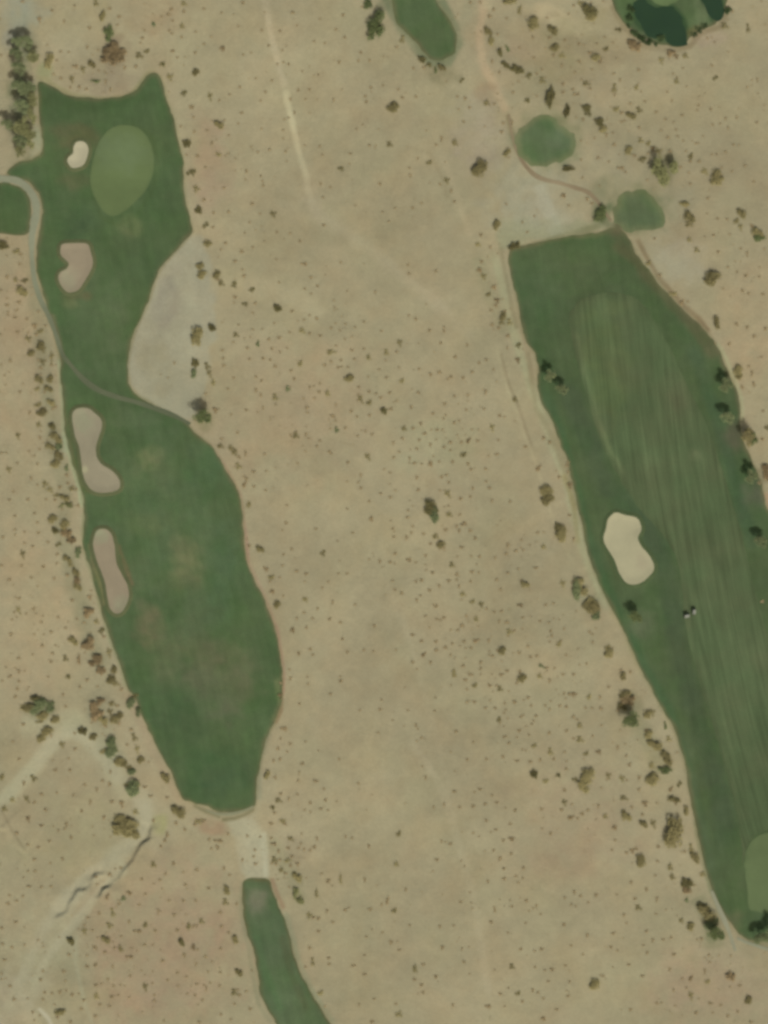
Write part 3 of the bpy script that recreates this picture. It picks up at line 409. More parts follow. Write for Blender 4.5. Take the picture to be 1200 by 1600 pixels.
def ribbon(name, pts, widths, off, c, label, cat='path', kind=st, fade=None):
    p = PA(pts); q = [];
    for i in range(len(p)-1):
        p0, p1, p2, p3 = p[max(i-1, 0)], p[i], p[i+1], p[min(i+2, len(p)-1)]; k = max(2, int(np.hypot(*(p2-p1))/1.0))
        for t in np.arange(k)/k: q.append((.5*((2*p1)+(-p0+p2)*t+(2*p0-5*p1+4*p2-p3)*t*t+(-p0+3*p1-3*p2+p3)*t**3), (widths[i]*(1-t)+widths[i+1]*t)*S))
    q.append((p[-1], widths[-1]*S)); c0 = np.array([a for a, _ in q]); w = np.array([b for _, b in q])
    w = w*(1+.35*vnoise(c0[:, 0], c0[:, 1], 3, 61))
    tg = np.gradient(c0, axis=0); tg /= np.hypot(*tg.T)[:, None]; nr = np.column_stack([-tg[:, 1], tg[:, 0]]); n = len(c0)
    cols = [-.5, -.25, 0, .25, .5]; vs = []
    for s in cols:
        pp = c0+nr*(s*w)[:, None]; vs.append(np.column_stack([pp, height(*pp.T)+off]))
    vs = np.vstack(vs); fs = [(r*n+i, r*n+i+1, (r+1)*n+i+1, (r+1)*n+i) for r in range(4) for i in range(n-1)]
    fs = [tuple(reversed(f)) for f in fs] if np.cross(np.append(tg[0], 0), np.append(nr[0], 0))[2] < 0 else fs
    o = mesh_obj(name, vs, fs, M['path'], None, True)
    cc = np.tile(np.array([alb(c)]), (len(vs), 1))
    if fade is not None:
        t = np.tile(np.arange(n)/(n-1), 5); k = np.clip(np.interp(t, *zip(*fade[0])), 0, 1)[:, None]; cc = cc*(1-k)+alb(fade[1])*k
    cc *= (1+.1*vnoise(vs[:, 0], vs[:, 1], 6, 62))[:, None]
    set_attr(o.data, cc); return tag(o, label, cat, kind=kind)
ribbon('cart_path', [(-45, 274), (-20, 276), (0, 279), (25, 282), (42, 293), (54, 311), (57, 331), (53, 352), (50, 370), (50, 400), (54, 437), (63, 467), (76, 494), (88, 525), (97, 552), (112, 572), (132, 594), (155, 610), (185, 621), (212, 628), (250, 641), (275, 651), (297, 663)],
       [11, 11, 11, 11, 12, 12, 12, 11, 9, 8, 8, 8, 8, 7, 6, 7, 8, 9, 7, 7, 7, 6, 5], .17, (140, 141, 113), 'grey cart path curving in at the left frame edge and crossing the fairway', fade=([(0, 0), (.3, 0), (.42, .35), (.56, .75), (.62, 1), (1, 1)], (97, 102, 76)))
ribbon('dirt_path', [(795, 178), (799, 205), (808, 236), (822, 260), (838, 275), (856, 282), (875, 286), (900, 294), (918, 300), (932, 313), (944, 330), (955, 345)], [3, 3, 4, 6, 8, 7, 6, 6, 7, 6, 5, 4], .07, (134, 118, 90), 'reddish dirt path bending round the lower tee lawns', fade=([(0, .3), (.2, .3), (.35, 0), (.55, .8), (.7, .2), (1, .3)], (152, 138, 108)))
ribbon('gravel_path', [(1112, 1392), (1122, 1416), (1131, 1436), (1140, 1458), (1149, 1486)], [4, 7, 9, 6, 4], .13, (148, 146, 118), 'pale gravel path beside the bottom corner of the right fairway')
ribbon('gravel_path', [(1152, 1466), (1165, 1472), (1180, 1477), (1200, 1483), (1240, 1490)], [4, 4, 5, 5, 5], .13, (144, 144, 116), 'pale gravel path under the bottom edge of the right fairway')
ribbon('gravel_path', [(322, 1266), (340, 1272), (362, 1272), (384, 1266), (396, 1260)], [2, 4, 5, 4, 3], .12, (140, 138, 106), 'thin pale path across the bottom tip of the left fairway')

# ------------------------------------------------------------------ plants
def leaf_cloud(r, blobs, n, size, seed, flat=1.0, zbase=0):
    """many small leaf sprays spread through a set of overlapping clumps"""
    g = np.random.default_rng(seed); V = []; F = []
    for k in range(n):
        bx, by, bz, br = blobs[g.integers(len(blobs))]
        d = g.normal(size=3); d /= np.linalg.norm(d); q = br*(g.random()**.45)
        c = np.array([bx, by, bz])+d*q*np.array([1, 1, flat])
        if c[2] < zbase: c[2] = zbase+abs(c[2]-zbase)*.3
        u = g.normal(size=3); u /= np.linalg.norm(u); w = np.cross(u, g.normal(size=3)); w /= np.linalg.norm(w); u[2] *= .45; w[2] *= .45
        s = size*(.6+.8*g.random()); b = len(V)
        V += [c-u*s, c+w*s*.45, c+u*s, c-w*s*.45]; F.append((b, b+1, b+2, b+3))
    return V, F
def bush_mesh(name, seed, mat, n=420, small=False):
    g = np.random.default_rng(seed)
    k = 5 if small else 9; bl = []
    bl = [(0, 0, .5, .5)]
    for i in range(k):
        a = g.random()*6.28; q = .66*g.random()**.55; bl.append((q*math.cos(a), q*math.sin(a), .35+.35*g.random()*(1-q), .30+.2*g.random()))
    V, F = leaf_cloud(1, bl, n, .13 if small else .10, seed+99, .8, .02)
    me = bpy.data.meshes.new(name); me.from_pydata([tuple(v) for v in V], [], F); me.materials.append(mat); return me
KINDS = 'ogrdysv'
SM = {k: [bush_mesh('shrub_mesh', 100+7*i+ord(k), LEAF[k], 190, True) for i in range(4)] for k in KINDS}
BM_ = {k: [bush_mesh('bush_mesh', 300+7*i+ord(k), LEAF[k], 1000) for i in range(3)] for k in KINDS}
def crown_mesh(seed, mat):
    g = np.random.default_rng(seed); bl = []
    bl = []
    for i in range(14):
        a = g.random()*6.28; q = .72*g.random()**.55; bl.append((q*math.cos(a), q*math.sin(a), .55*(g.random()-.4)*(1-q*.6), .24+.17*g.random()))
    V, F = leaf_cloud(1, bl, 1250, .085, seed+5, .85, -5)
    me = bpy.data.meshes.new('crown'); me.from_pydata([tuple(v) for v in V], [], F); me.materials.append(mat); return me
CR = {k: [crown_mesh(500+11*i+ord(k), LEAF[k]) for i in range(3)] for k in 'gsyo'}
def trunk_mesh(seed, mat):
    g = random.Random(seed); V = []; F = []
    def tube(pts, rad):
        b = len(V); k = 7
        for (p, r) in zip(pts, rad):
            for i in range(k): a = i*6.283/k; V.append((p[0]+r*math.cos(a), p[1]+r*math.sin(a), p[2]))
        for s in range(len(pts)-1):
            for i in range(k): F.append((b+s*k+i, b+s*k+(i+1) % k, b+(s+1)*k+(i+1) % k, b+(s+1)*k+i))
    tube([(0, 0, -.3), (.03, .02, .6), (.08, -.04, 1.4), (.05, .05, 2.3)], [.24, .19, .16, .12])
    for j in range(6):
        a = j*1.05+g.random()*.5; L = 1.3+g.random(); z0 = 1.2+g.random()*.9
        tube([(.05, 0, z0), (.05+.5*L*math.cos(a), .5*L*math.sin(a), z0+.8), (.05+L*math.cos(a), L*math.sin(a), z0+1.5+g.random()*.6)], [.10, .07, .03])
    me = bpy.data.meshes.new('trunk'); me.from_pydata(V, [], F); me.materials.append(mat); return me
TR = [trunk_mesh(i, M['bark']) for i in range(3)]
# trees: crown centre px, py, width, height, leaf kind, label
TREES = [(44, 68, 24, 22, 's'), (29, 84, 22, 22, 's'), (52, 90, 22, 20, 'y'), (33, 108, 24, 22, 's'), (36, 136, 28, 28, 's'), (53, 156, 18, 26, 'y'), (38, 168, 24, 24, 's'), (15, 194, 18, 22, 's'), (33, 200, 26, 26, 'y'), (36, 222, 24, 22, 's'), (33, 239, 18, 15, 'y'), (49, 140, 20, 20, 's'), (47, 186, 20, 26, 'y'), (29, 66, 18, 18, 's'), (47, 210, 18, 22, 'y'), (45, 228, 18, 18, 'y'),
         (319, 655, 27, 30, 'g'), (859, 588, 19, 20, 's'), (879, 609, 22, 16, 's'), (993, 966, 24, 20, 'g'), (1134, 603, 22, 24, 's'), (1137, 653, 24, 20, 's'), (1168, 684, 20, 26, 'o'), (1173, 745, 22, 22, 's'), (1189, 846, 22, 20, 's'), (1188, 1462, 28, 22, 's'), (1206, 1452, 24, 24, 's'),
         (1039, 266, 38, 48, 'y'), (1119, 1460, 28, 26, 'g'), (985, 1123, 26, 28, 'g')]
# bushes and shrubs read tile by tile: (tile origin) u,v,w[,h[,rot[,kind]]] ; u,v in 4x zoom pixels, w,h in photo pixels
TILES = {
(0, 0): "310,375,14,24,10,o 640,105,8,18,10,o 678,205,14,22,5,g 700,300,26,18,0,r 690,360,34,22,0,r 745,320,18,14,0,r 600,15,8,12,0,o 870,345,12,10 915,315,10,9 1015,395,11,10,0,d 575,395,11,12 520,430,9,10 470,415,9,9 595,505,16,7,20,g 495,545,8,8,0,d 540,558,8,8,0,d 660,510,6,12,0,g 690,560,6,10,0 1065,480,11,10 1150,585,9,10,0,d 1162,895,12,14,-30,d 1190,670,8,9,0,d 1185,1075,11,11,0,d 20,1530,16,13,0,d 100,1565,12,10,0,o 130,1590,9,8,0,o 380,490,8 450,490,8,10 780,425,7,9 850,415,8,8 465,35,6 325,65,8 400,135,6,9 245,120,8,12 560,175,9 140,10,9 380,320,6 430,325,6 545,295,6,9 5,120,6 5,345,7 685,55,8 745,105,9,8 735,155,6 890,240,8 955,150,9,9 1050,90,8 1080,130,7 1140,160,8,10 1150,75,8 1135,235,7 1075,210,7 1080,320,9 1110,360,7 1070,60,9 1150,20,10,8 1010,105,6 905,190,6 1165,970,6 1130,790,6",
(300, 0): "75,55,7 185,80,6 25,200,6 120,230,5 75,275,7 20,330,8 190,295,10 320,345,6 370,330,5 20,445,11,12 435,190,7 550,195,7 480,285,7 565,315,6 290,165,6 605,400,7 320,20,9 630,80,9 655,160,6 800,120,6 945,95,9,6 900,185,7 955,235,8 765,260,6 830,270,6 920,390,7,9 1055,330,8 1040,380,6,8 1110,380,6,8 790,468,7,5 1150,160,24,42,18,g 1095,22,14,13,0,g 400,490,6 500,503,7 300,545,7 235,590,6 115,600,8,12 170,628,7 460,575,7 430,630,6 665,565,7 735,560,7 710,620,6 615,620,5,8 885,625,5,10 1085,605,7 1120,550,5,7 310,705,8 5,670,7,9,0,d 165,780,14,13 95,815,7 230,845,6 15,825,8 125,895,7,10,0,r 165,960,10,8,-40 35,975,8 85,1045,7 435,805,6 570,815,6,5 570,865,5 485,935,7 640,705,5,8 705,910,5 800,915,7 815,970,6 1110,910,7 1150,910,5 990,962,9,5 340,1070,7,10,-20,d 200,1175,7 430,1100,6 445,1160,7 930,1055,9,10,0,d 805,1150,6,8 1175,1150,8 865,1170,6 820,1235,6 375,1270,8 75,1250,9 40,1310,12,11,-30,d 135,1330,6,8 230,1325,8 510,1335,11,9 425,1335,6 85,1405,10,12,0,d 130,1420,8 100,1520,14,10,-30,o 210,1520,10,6 310,1575,9 330,1455,6 360,1390,6 825,1410,9,6 675,1510,7 530,1450,7 1190,1325,6 1020,1285,5 380,1545,7 30,1180,12,9,-30,o 8,1080,8,12,0,d",
(600, 0): "115,245,8,13,20,o 80,295,7 235,368,14,9,-20,d 280,398,10,10,0,d 250,422,7,8 320,440,9,10,0,g 360,415,9,14,-30,o 540,15,8 600,15,7 460,90,4 485,500,10,8,25,d 115,610,8 60,675,18,17,0,o 35,900,10 445,888,10,12,0,o 360,870,6,13 325,905,7 590,1052,23,27,20,o 395,1125,10,9 420,1195,6,10 440,1260,8,6 350,1155,5,8 280,1010,10 210,990,5,8 160,1050,6 165,1100,6,8 265,815,5 90,560,6 200,605,7 460,605,7,6 508,618,7,9,0,d 535,672,7,7,0,d 498,760,7,7,0,d 700,1395,11,17,0,o 765,1275,6 605,1470,8,9 665,1545,6,7 590,1525,10,8 865,1390,5,8 820,1532,19,11,25,d 645,640,11,10,0,o 690,650,8,6 735,825,8,9,0,g 800,770,5,14,10,d 650,190,10,16,-15,o 665,250,9,14,-15,o 720,330,8,16,0,d 755,400,16,8,-35,d 825,430,20,13,-15,d 905,475,9,11,0,d 990,500,10,11,0,o 935,140,21,18,30,o 1040,612,12,34,14,d 1140,690,8,22,16,d 1120,525,8,8,0,d 1120,575,9,7 895,620,10,11,0,d 805,575,7,7,0,d 770,950,9,14,30,o 850,60,7,17,15,o 780,5,24,10,0,o 1050,190,14,16,0,o 1035,235,9,8 930,235,7,9 1070,300,14,13,0,o 1115,345,12,9,0,o 1060,345,8,8 1130,250,9,7 935,360,7 1110,410,6,9 955,462,7 1150,1050,19,8,5,d 1120,1215,9,10 660,105,9,8 765,115,7 685,60,7,8 710,215,7 770,300,8,10,0,g 720,455,7 675,385,7,9 990,435,6 1020,110,6 1185,35,7 1180,560,8 1190,590,8 955,600,6 1155,1285,6 940,1350,6 895,1450,8,5 180,1300,7 70,1300,6 30,1385,6 235,1270,6 630,790,5 745,770,9,6",
(900, 0): "95,60,25,24,0,d 100,110,16,12,0,o 30,20,10,10,0,o 265,185,10,9,0,d 185,300,10,9,0,o 20,275,9,7,0,d 125,355,15,11,-20,o 85,330,10,7 150,390,8 375,290,18,16,0,r 340,260,14,9,0,r 590,330,14,10,0,r 625,350,10,8,0,r 685,345,10,10,0,o 535,375,9,10,0,o 20,385,9 100,435,6 235,460,7 65,520,13,7 90,555,7 10,590,8,8,0,d 65,675,14,12,0,d 75,715,11,8,0,d 45,745,8,8,0,d 240,550,8,15,10,o 240,595,6,8 375,540,7,12,0,o 390,440,8 275,500,6,9 250,675,10,12,20,o 285,705,9,7,0,o 340,722,15,11,0,o 395,685,9,11,-20,o 340,650,7 430,632,7 500,700,9,5 560,745,7 610,765,5 625,810,6 530,815,6 145,760,14,13,0,d 165,805,12,12,-20,o 190,845,7,9 230,830,6 285,760,7 395,795,7,8 240,905,9,8,0,d 405,875,9,9,0,o 450,890,8,11,0,o 480,925,9,9 520,945,12,10,0,o 330,935,13,13,0,o 365,975,9,7,0,o 415,998,12,10,0,d 280,1050,11,8 310,1075,7 205,1010,6 140,985,8,7 40,1110,6 575,860,8 670,880,6 635,850,6 765,895,5 715,970,8,14,0,o 715,1010,8,7 690,945,6 770,1010,9,8 655,1045,7 705,1080,6 590,945,9 880,1085,15,15,0,o 885,1125,24,13,0,o 805,1070,13,9,-25,o 910,1050,6 975,1070,6 1055,1035,8 850,965,6 880,965,6 935,950,7 985,905,7 950,800,5,8 935,740,6,8 1005,735,6,8 845,685,5 765,660,7 1130,765,7 855,780,7 870,485,9,9,0,d 630,505,9,10,0,o 570,575,6 690,540,5 850,410,7 600,630,5,8 1075,175,6,15,0,o 930,160,12,10 1070,545,6 1100,500,5 665,720,8,5 680,1275,15,9,-15,o 712,1350,16,18,5,o 705,1400,12,9,0,o 710,1495,9,9,0,o 1030,1335,13,16,0,o 1000,1375,9,12,0,o 1030,1415,8,10 1135,1445,17,15,0,o 1140,1480,19,12,0,g 1100,1410,9,8,0,o 945,1370,7,6,0,r 885,1365,7 860,1470,9,6 755,1560,9,9,0,o 890,1575,9,6,0,o 1030,1555,6 1070,1580,7 960,1465,6 820,1335,5 490,1490,7,6,0,r 825,1240,8 70,1245,8,9,0,o 100,1270,8 150,1330,17,24,20,g 1110,1135,7 715,1150,8,6",
(0, 400): "45,130,8,9,0,d 125,50,7,7,0,d 100,145,8,10 155,155,11,8,0,d 140,212,16,15,0,o 145,240,10,8,0,d 120,290,9,8 45,308,9,8 45,265,6 5,215,7 95,385,10,6 168,395,6,8 240,350,7 285,435,7 215,435,10,9 250,465,11,9,0,o 230,490,9,8,0,o 175,480,6 180,515,12,9,0,o 110,475,9,8 250,560,14,14,0,o 270,580,11,9,0,o 190,605,13,10,0,o 65,655,8,9 325,630,7,16,5,o 320,680,7,8 270,660,10,9 240,650,7 255,700,9,8 245,765,12,14,0,o 230,825,9,9 315,770,10,14,0,o 305,825,13,10,0,o 235,925,12,10,0,o 265,980,16,13,0,o 315,915,12,11,0,o 345,945,9,8,0,o 280,955,8 245,1050,9,10,0,o 185,980,6,9 320,1065,12,13,0,d 355,1130,20,14,-20,o 315,1185,14,11,0,o 365,1180,14,10,0,s 370,1240,13,15,0,o 350,1300,15,14,0,o 415,1325,10,12,0,s 420,1370,9,8,0,g 285,1425,11,10,-30,o 315,1460,12,8,-30,o 350,1490,10,8 375,1445,10,7 425,1420,9,7 455,1450,12,9,0,o 480,1455,6 400,1510,15,10,0,o 430,1550,13,10,0,y 385,1560,12,8,0,y 490,1560,8,8 345,1525,9,6,0,o 115,1120,8,10,0,o 250,1140,7,6 180,1220,7,5 215,1250,6 110,1295,6 235,1300,7 58,1332,9,9 195,1390,6,8 235,1430,6 175,1522,8 290,1520,7 85,1475,6 60,1525,7 30,745,6 35,805,5 125,850,7 145,800,5 10,680,5 5,490,6 10,1230,7 40,1230,6 5,850,4 110,335,5 1090,670,5,8 1050,760,5 1005,740,4",
(300, 400): "50,65,12,13,20,o 55,110,15,13,20,o 150,115,12,13,10,o 160,145,9,8 185,165,10,12,0,o 265,180,9,11,-20,d 375,212,9,9,0,d 330,300,9,9,0,d 395,295,8,7 270,260,10,7 540,320,14,14,0,d 35,495,20,28,0,o 130,442,13,14,0,d 15,665,11,15,0,d 12,735,10,13,0,s 95,685,9,12,-15,o 110,730,8,12,-15,o 130,785,7,13,-15,o 85,860,7,7,0,d 145,960,12,9,-15,r 245,1195,10,11,-30,o 270,1225,11,11,-30,o 295,1258,8,9,-20,o 290,1310,9,11,-15,o 335,1240,6,10 340,1395,8,9,0,r 325,1425,9,10,0,r 385,1440,7 385,1350,10,6 350,1550,9,11,-30,o 180,1185,12,8,0,o 185,1145,8,5 460,1465,7 455,1240,7 985,765,15,12,0,o 780,390,8,8 735,370,6 700,400,6 625,345,8 690,465,11,8,-20 735,485,9,7 800,497,10,6 545,510,10,7 480,520,8,7 410,550,9,11 360,645,7,6,0,o 445,640,9,7 490,650,7 500,580,7 620,715,7 640,768,7,8 600,825,9,10 520,690,8,9 400,755,7 435,780,7 870,598,15,8,15,o 1000,590,8,7 930,650,7 870,660,7 915,697,10,7 830,685,8 1015,645,7,6 1105,630,8,10 1075,580,6 975,695,6 795,850,8,9 850,855,9,11,0,o 765,890,7 400,840,7,11 430,870,7,9 520,880,9,11,0,o 260,762,7 225,830,7 345,575,7 260,540,6 190,590,7 195,640,7 200,685,8 675,665,8,13 275,490,10,8 380,460,6 440,455,5 290,430,6 190,415,5 380,355,6 1040,820,7 1105,850,8,7 1150,860,7,6 1180,885,8 1055,890,8,13,-20,o 1105,910,9,11,0,o 1040,865,5 995,970,9,8,0,o 880,1000,8 905,1082,8,10 960,1075,8 865,1080,6 1110,995,8 1192,968,10,13,0,d 1085,1095,6 1125,1115,7 1035,1125,7 650,1120,10,10,0,o 712,1115,7,10 618,1120,7 800,1155,7 340,965,9,6 410,975,5 490,1025,5 445,950,5,10 245,990,6 285,1105,7 720,950,9,7 735,820,6,9 550,600,6 595,575,5 610,475,6 515,420,6 270,32,9,7 325,125,8 315,85,6 545,165,6 745,135,8,7 785,190,8,6 745,235,6 705,205,6 700,50,10,8 930,40,6 1100,1250,9,11,-20 860,1225,9 975,1290,8 1055,1370,6,10 1055,1450,7 1180,1485,7 1105,1535,7 970,1410,5 970,1580,6 595,1560,6 660,1295,6 890,320,5 970,220,5 1145,225,6,8 1185,470,7 1075,410,7 960,425,6 870,450,7 925,465,6 955,520,6 1000,505,5 1170,710,6",
(600, 400): "610,35,9,7 595,80,9,11 625,125,10,9 685,188,9,10,0,r 650,235,9,9,0,o 705,275,11,8 700,310,9,8 740,375,11,13,0,o 735,410,9,10,0,o 785,410,9,11 675,430,9,8 720,450,8 670,340,8 755,345,8 775,500,9,8 770,575,5,9 840,560,8,10,0,d 835,648,9,10,0,r 325,95,7,8 150,55,7 155,110,7 445,632,8,9,0,o 355,543,8,7 285,465,8 375,470,7,8 375,445,6 155,372,7,5 200,395,8 100,540,9,10 15,600,8,10 80,600,8,6 640,650,9,6 595,668,7,7 550,725,8,7 495,762,7,8 350,728,9,8,0,o 292,745,7,9 220,707,7 110,775,8,10,0,o 15,760,7 420,755,8 400,770,6 215,855,8 35,855,8 80,905,6 45,957,9,8 8,965,9,9,0,o 170,945,7,9 380,925,8,9 440,878,7 525,870,7 635,850,6,13 625,955,7 515,962,7 685,710,6 705,785,5 820,893,9,10,0,o 305,985,9,6 385,995,6 440,1042,8,8,0,o 128,1075,9,9,0,o 185,1078,8 230,1048,8,7 255,1110,8,9,0,r 115,1140,8 220,1150,8,6 290,1180,7,9 205,1205,8,6 330,1085,8,7 365,1085,6 550,1085,6 525,1150,10,9 585,1155,8,7 485,1165,7,8 415,1165,10,7 375,1195,8 415,1215,6 495,1235,10,12,15,o 430,1285,8,6 290,1290,8,13 345,1285,6 310,1250,5 160,1265,6,9,30 190,1295,10,6,-30 235,1300,8,4 60,1260,7 95,1225,6 525,1300,9 545,1335,9,6 725,998,8,8 678,1070,8,11 885,1193,9,8,0,r 962,1322,11,10,0,r 998,1140,9,8,0,d 1035,1165,8,9 1095,1382,8,8 705,1240,8 635,1330,8 390,1370,7 360,1380,8 405,1415,7 205,1385,7,9 40,1355,8,4 40,1508,8,6 215,1462,8 400,1482,10,12,-20,o 480,1518,10,7 540,1505,7 675,1530,6,8 790,1535,7 1010,1455,19,18,-20,o 1015,1510,19,20,0,o 290,1570,21,22,0,d 310,1620,17,26,-10,s 660,1450,8 640,1410,7 150,1590,7 1145,1310,8,9 1150,1350,6,10 1160,1430,9,11,0,r 1150,1290,7,9",
(900, 400): "840,130,25,23,15,o 880,410,10,20,-15,o 1060,122,9,8 950,70,7 1005,100,6 995,32,5 605,230,13,9,-20,o 660,285,9,9,0,r 700,285,6 525,120,9,8 450,40,9,10 1005,428,8,9 1070,445,8,8 1115,503,9,7 1185,455,7,10 955,550,8,8 1015,715,14,17,-15,o 1020,750,11,12,0,o 1040,820,8,9 1110,800,7,10 1100,735,6,13 1080,690,7 1160,630,6 1170,970,7,6 1165,1145,9,8 1195,1075,8,12,0,d 1180,1330,14,16,0,r 1195,1370,10,18,0,r 1080,1090,14,12,-40,o 1105,1140,13,17,0,g 920,205,6 1040,220,8 1080,235,7 1170,240,7 870,545,6 1145,1420,8,9,0,g 1150,70,5 1070,0,5",
(0, 800): "325,35,14,14,0,o 350,110,12,12,0,d 400,70,13,17,0,o 420,130,17,14,0,r 440,170,14,12,0,r 365,200,10,9,0,d 358,263,8,8 300,188,7,7,0,r 485,235,12,11,0,s 485,275,11,9,0,s 420,285,12,11,0,o 445,320,10,12,0,o 475,370,10,14,-10,o 485,420,12,12,0,r 487,460,12,13,0,o 422,395,9,8 355,320,7,5 340,415,7,6 20,158,8,8 95,25,7 215,10,7 235,65,7 242,130,8 155,125,6 155,195,7 205,215,8 145,260,9,12 95,110,6 10,335,7 135,335,7 272,342,8,9,0,o 60,423,8 195,410,7 235,465,5 120,540,8 118,610,7,12,-20 210,605,8 165,635,6 105,655,5 550,625,17,16,0,r 560,530,9,9 450,550,8,9 605,680,9,10,0,o 525,690,7 480,665,6 635,745,9,12,0,d 650,780,7,8,0,o 555,820,21,21,0,r 462,800,15,12,-20,o 430,795,7 685,875,9,13,0,o 365,660,7 260,688,7 320,750,8 275,765,5 410,725,7 70,765,8,9 215,765,6 265,835,8 330,885,8 205,890,6 118,912,8 320,935,8 410,912,9,10,0,o 490,920,8,15,-15 425,1022,9,10,0,d 545,1050,9,8,0,r 605,920,19,17,0,r 570,945,14,9,0,r 625,985,14,14,0,r 715,985,10,13,-20,o 690,1045,16,13,0,o 725,1070,13,8,0,o 760,1110,8,9,0,d 610,1090,6 118,1000,7,10 65,1025,8 118,1058,7 110,1105,8,8,0,r 40,970,5 300,1030,6 500,1095,7,8 15,1055,6 180,1095,5 95,1155,9,8 145,1328,9,7 80,1435,7 120,1545,8 215,1170,18,14,0,d 260,1190,26,18,0,s 310,1210,16,16,0,s 175,1215,20,14,0,o 225,1235,20,16,0,s 145,1220,12,9,0,o 270,1275,18,14,0,o 340,1295,16,11,0,o 245,1305,14,7,0,o 290,1360,17,15,0,o 255,1405,12,15,20,o 320,1400,5,9 590,1210,16,18,0,r 625,1180,14,12,0,r 600,1265,21,18,0,r 640,1300,14,14,0,o 655,1335,9,8 705,1195,13,9,0,o 735,1210,8,8 690,1245,10,9 720,1290,17,13,0,o 745,1265,10,14,0,o 745,1320,8,8 520,1365,14,13,0,d 585,1400,14,10,0,o 640,1490,10,12,0,o 690,1440,19,19,0,s 700,1500,20,18,0,s 740,1550,16,15,0,o 770,1570,13,10,0,o 800,1590,12,8,0,o 845,1150,10,9,0,d 820,1195,14,17,0,s 865,1240,10,16,0,s 820,1360,8,9 840,1405,9,13,-15,o 795,1455,7 860,1480,8,12 875,1540,11,12,0,o 900,1555,6 470,1480,8 430,1540,6 390,1450,10 395,1145,6,8 410,1215,7",
(300, 800): "425,225,10,13,-25,o 358,212,9,7 345,170,5 460,355,9,9,-30,r 495,402,10,11,20,o 528,570,10,13,0,o 500,490,9,9,0,r 570,525,5,7 588,68,8 565,115,5 775,105,8,6 820,255,9,10,40 622,232,7 570,265,7 565,335,8,5 655,370,9,6 715,388,10,6 850,437,6 915,385,6 970,385,8,4 815,475,5,8 705,435,5 550,410,6 710,545,11,8,-30 880,565,6,9 785,605,5,9 1020,580,7 628,730,8,12 715,722,7,8 755,665,7 700,630,7 655,665,5,8 860,670,8 930,692,8 740,858,7,8 668,885,8,9 755,893,8,6 940,795,7,8 970,875,8 1140,715,7,9 1135,870,6 615,1040,7,9,0,o 720,1030,6 725,1075,6 930,1057,11,7,15,o 865,1138,8 672,1198,6,8 1175,1235,8 1050,1240,6 555,1070,9,7,0,o 550,1145,9,10,0,r 575,1355,10,11,0,r 555,1415,6 540,1480,8,9 595,1500,6 550,1545,7,9 510,1555,7,9 710,1435,6 690,1575,9 920,1545,8,6 615,1450,8,6 1175,310,7,9 1120,35,7,12 1005,130,7 910,180,5 1165,1380,6 1185,1175,6 790,1490,5 610,985,6",
